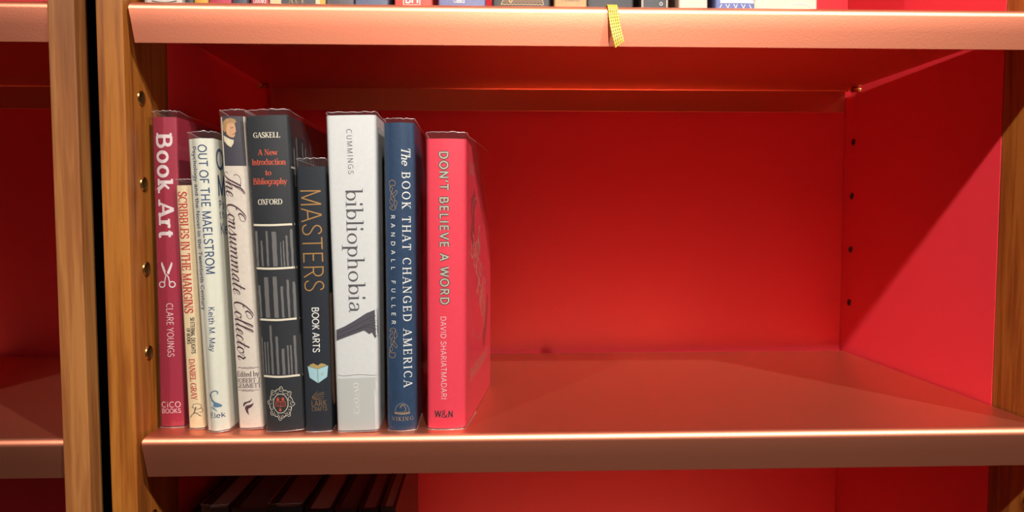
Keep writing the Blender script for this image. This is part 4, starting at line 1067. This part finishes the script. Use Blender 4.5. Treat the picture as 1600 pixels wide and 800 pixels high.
('S','ship_emblem','bronze_dim',.0008,[(.006,.0143),(.006,.0154),(.0062,.0165),(.0065,.0175),(.0069,.0184),(.0075,.0193),(.0081,.02),(.0087,.0206),(.0095,.0211),(.0102,.0214),(.011,.0215),(.0118,.0215),(.0126,.0214),(.0134,.021),(.0141,.0205),(.0148,.0199),(.0154,.0192),(.0159,.0183),(.0163,.0174),(.0165,.0163),(.0167,.0153),(.0168,.0142)],0,1),
('S','ship_emblem','bronze_pale',.0006,[(.0055,.0142),(.0084,.0137),(.0143,.0136),(.0172,.0142)],0,1),
('S','ship_emblem','bronze_pale',.0004,[(.0054,.0136),(.0113,.0131),(.0173,.0134)],0,1),
('S','ship_emblem','bronze_pale',.00035,[(.0099,.018),(.0116,.0201),(.0132,.0191),(.0142,.0168),(.0132,.0151)],0,1),
('S','ship_emblem','bronze_pale',.0003,[(.0097,.0191),(.0116,.0204),(.0138,.02)],0,1),
('P','ship_emblem','bronze_pale',[(.0075,.0146),(.0073,.0149),(.007,.0151),(.0066,.0149),(.0065,.0146),(.0066,.0143),(.007,.0142),(.0073,.0143)],0,0),
('P','ship_emblem','bronze_pale',[(.009,.0146),(.0088,.0149),(.0084,.015),(.0081,.0149),(.0079,.0146),(.0081,.0143),(.0084,.0142),(.0088,.0143)],0,0),
('P','ship_emblem','bronze_pale',[(.0104,.0146),(.0103,.0149),(.0099,.015),(.0095,.0149),(.0094,.0146),(.0095,.0143),(.0099,.0141),(.0103,.0143)],0,0),
('P','ship_emblem','bronze_pale',[(.012,.0146),(.0119,.0149),(.0115,.015),(.0111,.0149),(.011,.0146),(.0111,.0142),(.0115,.0141),(.0119,.0142)],0,0),
('P','ship_emblem','bronze_pale',[(.0136,.0145),(.0135,.0148),(.0131,.015),(.0128,.0149),(.0126,.0145),(.0127,.0142),(.0131,.0141),(.0135,.0142)],0,0),
('P','ship_emblem','bronze_pale',[(.0152,.0145),(.0151,.0148),(.0147,.015),(.0144,.0148),(.0142,.0145),(.0144,.0142),(.0147,.0141),(.0151,.0142)],0,0),
('P','ship_emblem','bronze_pale',[(.0167,.0145),(.0165,.0148),(.0162,.0149),(.0158,.0148),(.0157,.0145),(.0158,.0142),(.0162,.0141),(.0165,.0142)],0,0)],
9:[
('T','title','dark_ink','outline_back',"DON'T BELIEVE A WORD",.01,.2122,.0104,.0969,.0065),
('T','title','cream_ink','outline_front',"DON'T BELIEVE A WORD",.01,.2122,.0104,.0969,.0065),
('T','title','dark_ink','outline_core',"DON'T BELIEVE A WORD",.01,.2122,.0104,.0969,.0065),
('T','author_name','pale_pink','thin','DAVID SHARIATMADARI',.0104,.0876,.0107,.0238,.0042),
('T','publisher_name','plum_black','sansbold','W',.0059,.01,.0111,.01,.0048),
('T','publisher_name','plum_black','sansbold','N',.016,.0099,.0204,.0099,.0048),
('T','publisher_name','plum_black','thinamp','&',.011,.0096,.0165,.0096,.0058)],
}
INK.update(slate_panel='#3c3f46', yellow_ink='#e2a31e', gold_pale='#cbb079', band_grey='#c6c6c1', ribbon_dark='#6b560c')
def card(name, c1, c2=None, rough=0.5, scale=300, bump=0.1, stretch=(1, 1, 1)):
    return mat(name, rough=rough, fn=mottled(c1, c2 or c1, scale, bump, stretch, tone=PRINT_TONE))

ROW = 'books standing at the left of the middle shelf'
# --- cover prints seen edge-on, in (depth from spine, height)
COV = {
3: [('T', 'cover_title', 'navy_ink', 'grot', 'OUT OF THE', .0040, .1985, .1200, .1985, .0155),
    ('T', 'cover_title', 'navy_ink', 'grot', 'MAELSTROM', .0040, .1785, .1200, .1785, .0155),
    ('T', 'cover_subtitle', 'navy_ink', 'grotlight', 'Psychology and', .0045, .1690, .0800, .1690, .0060),
    ('T', 'cover_subtitle', 'navy_ink', 'grotlight', 'the Novel', .0045, .1615, .0560, .1615, .0060),
    ('T', 'cover_author_name', 'navy_ink', 'grotlight', 'Keith M. May', .0045, .1495, .0800, .1495, .0085)],
5: [('P', 'cover_stripes', 'fold_grey', [(.010 + k * .0085, .185), (.012 + k * .0085, .185), (.012 + k * .0085, .214 + .012 * math.sin(k * 2.3)), (.010 + k * .0085, .214 + .012 * math.sin(k * 2.3))], 0, 0) for k in range(12)]
   + [('S', 'cover_stripes', 'cream_ink', .0014, [(.001, .199), (.012, .199)], 0, 0)],
6: [('P', 'cover_picture', 'tan_photo', [(.0045, .030), (.0100, .018), (.120, .018), (.120, .105), (.0045, .105)], 0, 0)],
9: [('T', 'cover_title', 'ghost_cream', 'thin', "DON'T", .050, .118, .085, .140, .020),
    ('T', 'cover_title', 'ghost_cream', 'thin', 'BELIEVE', .020, .135, .100, .085, .020),
    ('T', 'cover_title', 'ghost_cream', 'thin', 'A WORD', .050, .098, .105, .060, .020),
    ('T', 'cover_author_name', 'ghost_cream', 'thin', 'DAVID', .020, .197, .060, .197, .010),
    ('T', 'cover_author_name', 'ghost_cream', 'thin', 'SHARIATMADARI', .020, .032, .125, .032, .010),
    ('P', 'cover_picture', 'ghost_dark', [(.022, .150), (.030, .178), (.055, .186), (.062, .176), (.046, .168), (.042, .150), (.032, .138)], 0, 0),
    ('P', 'cover_picture', 'ghost_dark', [(.088, .060), (.100, .068), (.118, .092), (.126, .090), (.118, .062), (.100, .046), (.092, .048)], 0, 0),
    ('S', 'cover_picture', 'ghost_cream', .0007, [(.012, .130), (.035, .170), (.075, .178), (.110, .150), (.120, .105), (.100, .070), (.060, .060), (.025, .080)], 1, 1)],
}
def red_flare(f):
    pts = [(0, .0202), (.5, .0196), (.7, .0178), (.85, .0128), (.94, .0092), (1.0, .0066)]
    for (a, x), (b, y) in zip(pts, pts[1:]):
        if f <= b:
            return x + (y - x) * (f - a) / (b - a)
    return pts[-1][1]

BOOKS = [
 (1, 'crimson hardback with scissors emblem and large worn white slab letters, leftmost of the row', (.0047, .0259, 0), 0.0, Shape(.0180, .0184, .2388, .19, .0008), card('jacket_crimson', '#a51536', '#ac193c'), .0045, True),
 (2, 'shortest book of the row, thin and cream with red lettering and a running figure', (.0289, .0201, 0), 1.54, Shape(.0122, .0120, .1869, .125, .0008), card('jacket_cream', '#f0d3a4', '#f4dcb2', .6), .0045, True),
 (3, 'white jacketed book with blue sans lettering and a curled blue emblem', (.0453, .0131, 0), 2.41, Shape(.0168, .0190, .2210, .15, .0030, .004), card('jacket_offwhite', '#e4e2cf', '#eae7d6', .5), .005, True),
 (4, 'pale book with brown script title and a small portrait at the top of its spine', (.0675, .0187, 0), 2.19, Shape(.0186, .0178, .2381, .16, .0012), card('jacket_linen', '#dccdbd', '#e4d7c8', .6), .005, True),
 (5, 'thick black book with orange title, cream bands and rows of grey stripes', (.0900, .0122, 0), 2.68, Shape(.0290, .0317, .2378, .16, .0022, .003), card('jacket_black', '#1b1d22', '#202329', .45), .0042, True),
 (6, 'shorter black book with gold thin capitals and a pale blue open book emblem', (.1206, .0103, 0), 1.07, Shape(.0190, .0210, .2005, .17, .0010), card('jacket_ink_blue', '#151c26', '#19212c', .4), .006, True),
 (7, 'thick white book with grey title letters and a dark bird tail across the spine', (.1444, .0086, 0), 1.23, Shape(.0310, .0367, .2380, .16, .0007, .003), card('jacket_white', '#dcdcdb', '#e2e2e1', .5), .0022, True),
 (8, 'dark blue book with white serif capitals and two bronze flourishes', (.1820, .0120, 0), 0.14, Shape(.0217, .0226, .2333, .15, .0026, .003), card('jacket_blue', '#1a3858', '#1f4266', .4), .003, True),
 (9, 'coral red book with black and cream outlined title, at the right end of the row', (.2122, .0133, 0), -0.12, Shape(.0285, .0300, .2218, .145, .0016, .0035, red_flare), card('jacket_coral', '#f2364e', '#f63b53', .45), .0048, True),
]
for n, label, loc, lean, s, jm, top, hard in BOOKS:
    items = list(PRINTS[n]) + COV.get(n, [])
    if n == 7:
        items.insert(0, ('P', 'grey_band', 'band_grey', [(0, .0012), (s.wb, .0012), (s.wb, .0415), (0, .0412)], 0, 0))
    book(label, ROW, loc, lean, s, jm, n * 7, top, hard, items)

# --- upper shelf: only the feet of the books show above the shelf edge
UP = 'books standing on the top shelf'
ZU = 0.318
def low_text(txt, font, col, u0, u1, v, cap):
    return ('T', 'lettering', col, font, txt, u0, v, u1, v, cap)
UPPER = [  # x0, x1, colours, height, label, prints
 (.0060, .0335, ('#d9d4c8', '#dfdacf'), .215, 'white book with a dark curved line at its foot, leftmost on the top shelf', lambda w: [('S', 'emblem', 'charcoal_ink', .0008, [(.006, .0040), (.012, .0030), (.018, .0030), (.024, .0042)], 0, 1)]),
 (.0345, .0405, ('#3a3a40', '#404048'), .190, 'thin dark grey book between the white and the yellow book on the top shelf', None),
 (.0412, .0518, ('#e0a51c', '#e6ad26'), .200, 'yellow book foot near the left end of the top shelf', None),
 (.0526, .0692, ('#b8304a', '#c03650'), .225, 'crimson pink book between the yellow and the slate book on the top shelf', None),
 (.0702, .0813, ('#3a4254', '#40485a'), .210, 'narrow slate blue book left of the crimson lettered book on the top shelf', None),
 (.0822, .0958, ('#b02038', '#b8263e'), .205, 'crimson book with small white lettering at its foot, top shelf', lambda w: [low_text('LIBRARY', 'serif', 'white_ink', .0022, w - .0018, .0046, .0036)]),
 (.0964, .1380, ('#d8c89a', '#e2d2a4'), .220, 'cream and yellow book with a dark panel of gold lettering, top shelf', lambda w: [
     ('P', 'panel', 'slate_panel', [(.0090, .0012), (w - .0072, .0012), (w - .0072, .150), (.0090, .150)], 0, 0),
     ('P', 'edge_stripe', 'yellow_ink', [(w - .0040, .0012), (w - .0004, .0012), (w - .0004, .150), (w - .0040, .150)], 0, 0),
     ('T', 'lettering', 'gold_pale', 'serif', 'NORTON', .0150, .0042, .0266, .0042, .0042)]),
 (.1390, .1596, ('#4c4a4e', '#535156'), .215, 'grey book right of the cream and yellow book on the top shelf', None),
 (.1604, .1850, ('#525d7c', '#586484'), .200, 'slate blue book left of the orange red book on the top shelf', None),
 (.1892, .2175, ('#e8412c', '#ee4a34'), .210, 'orange red book with a white boxed logo at its foot, top shelf', lambda w: [
     ('S', 'logo', 'white_ink', .0007, [(.0068, .0042), (.0190, .0042), (.0190, .014), (.0068, .014)], 1, 0),
     ('T', 'logo', 'white_ink', 'sansbold', 'BFI', .0082, .0056, .0178, .0056, .0066)]),
 (.2222, .2575, ('#6f78a8', '#7780b0'), .225, 'periwinkle blue book with small white lettering, top shelf', lambda w: [('T', 'lettering', 'white_ink', 'geo', 'Classics', .0115, .0058, .0195, .0058, .0036)]),
 (.2632, .3060, ('#33302f', '#3a3736'), .230, 'black book with a gold zigzag border, top shelf left of the ribbon', lambda w: [
     ('S', 'gold_border', 'gold_pale', .0006, [(.0060 + k * .0014, .0049 if k % 2 else .0043) for k in range(24)], 0, 0),
     ('S', 'gold_border', 'gold_pale', .0006, [(.0060, .0046), (.0075, .0075), (.0060, .012)], 0, 0),
     ('S', 'gold_border', 'gold_pale', .0006, [(.0382, .0046), (.0372, .0075), (.0384, .012)], 0, 0),
     ('P', 'gold_border', 'bronze_ink', [(.0075, .0056), (.0370, .0056), (.0370, .10), (.0075, .10)], 0, 0),
     ('S', 'gold_border', 'gold_pale', .0008, [(.0120, .0110), (.0125, .0066), (.0140, .0064), (.0150, .0110)], 0, 1)]),
 (.3092, .3338, ('#c99e63', '#d1a86e'), .205, 'tan book left of the black book with the ribbon, top shelf', lambda w: [('T', 'lettering', 'bronze_ink', 'serif', 'PENMAN', .0060, .0068, .0190, .0068, .0030)]),
 (.3345, .3700, ('#2b2b30', '#323238'), .235, 'black book with the yellow ribbon marker hanging out of it, top shelf', None),
 (.3756, .3965, ('#34393f', '#3a4046'), .215, 'dark grey book with pale side stripes and a small ring emblem, top shelf', lambda w: [
     ('P', 'edge_stripe', 'cream_ink', [(.0004, .0012), (.0016, .0012), (.0016, .2), (.0004, .2)], 0, 0),
     ('P', 'edge_stripe', 'cream_ink', [(w - .0016, .0012), (w - .0004, .0012), (w - .0004, .2), (w - .0016, .2)], 0, 0),
     ('S', 'emblem', 'white_ink', .0004, [(.0152 + .0011 * math.cos(a * .7), .0066 + .0011 * math.sin(a * .7)) for a in range(9)], 1, 1)]),
 (.4042, .4262, ('#e4d3c2', '#ecdccb'), .200, 'pale cream pink book left of the blue patterned book, top shelf', None),
 (.4318, .4616, ('#5f72b4', '#677abc'), .215, 'blue book with a white band and sunburst lines at its foot, top shelf', lambda w: [
     ('P', 'white_band', 'white_ink', [(.0035, .0068), (w - .0002, .0068), (w - .0002, .0092), (.0035, .0092)], 0, 0)]
     + [('S', 'sunburst', 'white_ink', .0005, [(.0045 + k * .0030, .0060), (.0045 + k * .0030 + (.0022 if k % 2 else -.0016), .0024)], 0, 0) for k in range(8)]),
 (.4624, .5122, ('#ddd3bf', '#e6dcc9'), .228, 'wide cream book, rightmost on the top shelf', lambda w: [('S', 'emblem', 'white_ink', .0006, [(.022, .0048), (.030, .0080), (.040, .0080), (.046, .0050)], 0, 1)]),
]
rib_owner = None
for i, (x0, x1, cc, h, label, pr) in enumerate(UPPER):
    w = x1 - x0
    s = Shape(w, w, h, .13 + .004 * (i % 5), .0008, .0015)
    t = book(label, UP, (x0, .016 + .0015 * ((i * 3) % 4), ZU), 0, s, card('cover_top_%s' % cc[0][1:], *cc, rough=.45), 100 + i, .004, i % 3 != 1, pr(w) if pr else ())
    if 'ribbon' in label:
        rib_owner = t

# woven yellow ribbon marker lying over the shelf edge and hanging down its lip
def ribbon(owner):
    ox, oy, oz = owner.location
    # side profile (y, z) with an x drift, from inside the book over the rounded edge
    path = [(.3500, .0350, .3190), (.3502, .0180, .3189), (.3503, .0072, .3189), (.3503, .0028, .3185), (.3504, -.0002, .3168), (.3506, -.0014, .3140),
            (.3508, -.0018, .3110), (.3511, -.0038, .3060), (.3516, -.0058, .3010), (.3523, -.0076, .2960), (.3531, -.0090, .2915), (.3541, -.0098, .2868)]
    pts = cat_rom([Vector((p[0], p[1], p[2])) for p in path], False, 4)
    bm = bmesh.new()
    n = 5
    cols = 21
    front, back = [], []
    for i, p in enumerate(pts):
        f = i / (len(pts) - 1)
        hw = .0037
        tw = R(24) * max(0, f - .45) / .55         # lower end swings round a little
        a = pts[max(0, i - 1)]
        b = pts[min(len(pts) - 1, i + 1)]
        t = (b - a).normalized()
        s = (Vector((1, 0, 0)) * math.cos(tw) + Vector((0, -1, 0)) * math.sin(tw))
        s = (s - t * s.dot(t)).normalized()
        nn = s.cross(t)
        if nn.y > 0 and f > .4:
            nn = -nn
        if f <= .4 and nn.z < 0 and nn.y > 0:
            nn = -nn
        rowf, rowb = [], []
        for k in range(cols):
            q = k / (cols - 1) * 2 - 1
            rib = .00018 * abs(math.sin(q * math.pi * n / 2 + math.pi / 2)) + (.00006 if i % 2 else 0)
            shear = t * (-.0012 * q * max(0, f - .8) / .2)     # slanted cut end
            rowf.append(bm.verts.new(p + s * hw * q + nn * (.00022 + rib) + shear - Vector((ox, oy, oz))))
            rowb.append(bm.verts.new(p + s * hw * q - nn * .0001 + shear - Vector((ox, oy, oz))))
        front.append(rowf)
        back.append(rowb)
    for i in range(len(pts) - 1):
        for k in range(cols - 1):
            q = (k + .5) / (cols - 1)
            f = bm.faces.new((front[i][k], front[i][k + 1], front[i + 1][k + 1], front[i + 1][k]))
            g = (q * n) % 1
            f.material_index = 1 if (g < .14 or g > .86) and i % 2 == 0 else 0
            bm.faces.new((back[i][k + 1], back[i][k], back[i + 1][k], back[i + 1][k + 1]))
        for k in (0, cols - 1):
            bm.faces.new((front[i][k], front[i + 1][k], back[i + 1][k], back[i][k]))
    for i in (0, len(pts) - 1):
        for k in range(cols - 1):
            bm.faces.new((front[i][k], front[i][k + 1], back[i][k + 1], back[i][k]))
    bmesh.ops.recalc_face_normals(bm, faces=bm.faces)
    o = link('ribbon_marker', bm, [mat('ribbon_yellow', '#bd9d20', rough=.45), ink('ribbon_dark')], owner)
    o['label'] = 'woven yellow ribbon marker hanging over the shelf edge'
    return o
ribbon(rib_owner)

# --- lower shelf: dark books in the shade, only their tops show under the middle shelf
LOW = 'dark books in the shaded bottom bay'
ZL = -0.318
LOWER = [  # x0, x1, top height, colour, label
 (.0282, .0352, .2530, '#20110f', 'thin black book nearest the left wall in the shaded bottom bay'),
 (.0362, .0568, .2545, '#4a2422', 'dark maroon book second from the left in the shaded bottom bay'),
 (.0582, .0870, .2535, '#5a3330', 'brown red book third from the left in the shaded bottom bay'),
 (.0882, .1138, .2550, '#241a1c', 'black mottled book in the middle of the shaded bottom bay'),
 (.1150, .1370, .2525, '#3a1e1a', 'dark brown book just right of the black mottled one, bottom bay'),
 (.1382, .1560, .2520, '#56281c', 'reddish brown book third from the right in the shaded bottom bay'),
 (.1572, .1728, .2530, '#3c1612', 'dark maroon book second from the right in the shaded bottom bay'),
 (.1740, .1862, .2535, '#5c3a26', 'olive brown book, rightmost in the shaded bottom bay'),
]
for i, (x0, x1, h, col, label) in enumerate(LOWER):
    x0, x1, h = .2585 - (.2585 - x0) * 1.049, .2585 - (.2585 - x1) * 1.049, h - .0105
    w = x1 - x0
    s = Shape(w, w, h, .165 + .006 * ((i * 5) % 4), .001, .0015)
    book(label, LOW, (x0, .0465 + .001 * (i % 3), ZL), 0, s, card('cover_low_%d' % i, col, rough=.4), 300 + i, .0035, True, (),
         i in (1, 3), mat('shaded_pages_%d' % (i % 3), ['#8a6a66', '#a88a82', '#6a5050'][i % 3], rough=.7, fn=None))  # page colours darkened to carry the shade of the bay

# --- left bookcase: tall books just outside the picture, whose shadow falls across the bare shelf
for i, (x0, x1, h, col, label) in enumerate([
 (-.3300, -.2960, .2350, '#44506a', 'tall slate book on the left shelf, left of the two others'),
 (-.2950, -.2700, .2400, '#7a3a2c', 'tall rust brown book on the left shelf, between two others'),
 (-.2690, -.2385, .2450, '#2e3a34', 'tall dark green book on the left shelf, nearest the wooden upright')]):
    s = Shape(x1 - x0, x1 - x0, h, .17, .001, .0015)
    book(label, 'books on the left bookcase shelf', (x0, .004, 0), 0, s, card('cover_side_%d' % i, col), 400 + i, .004, True, (), False)
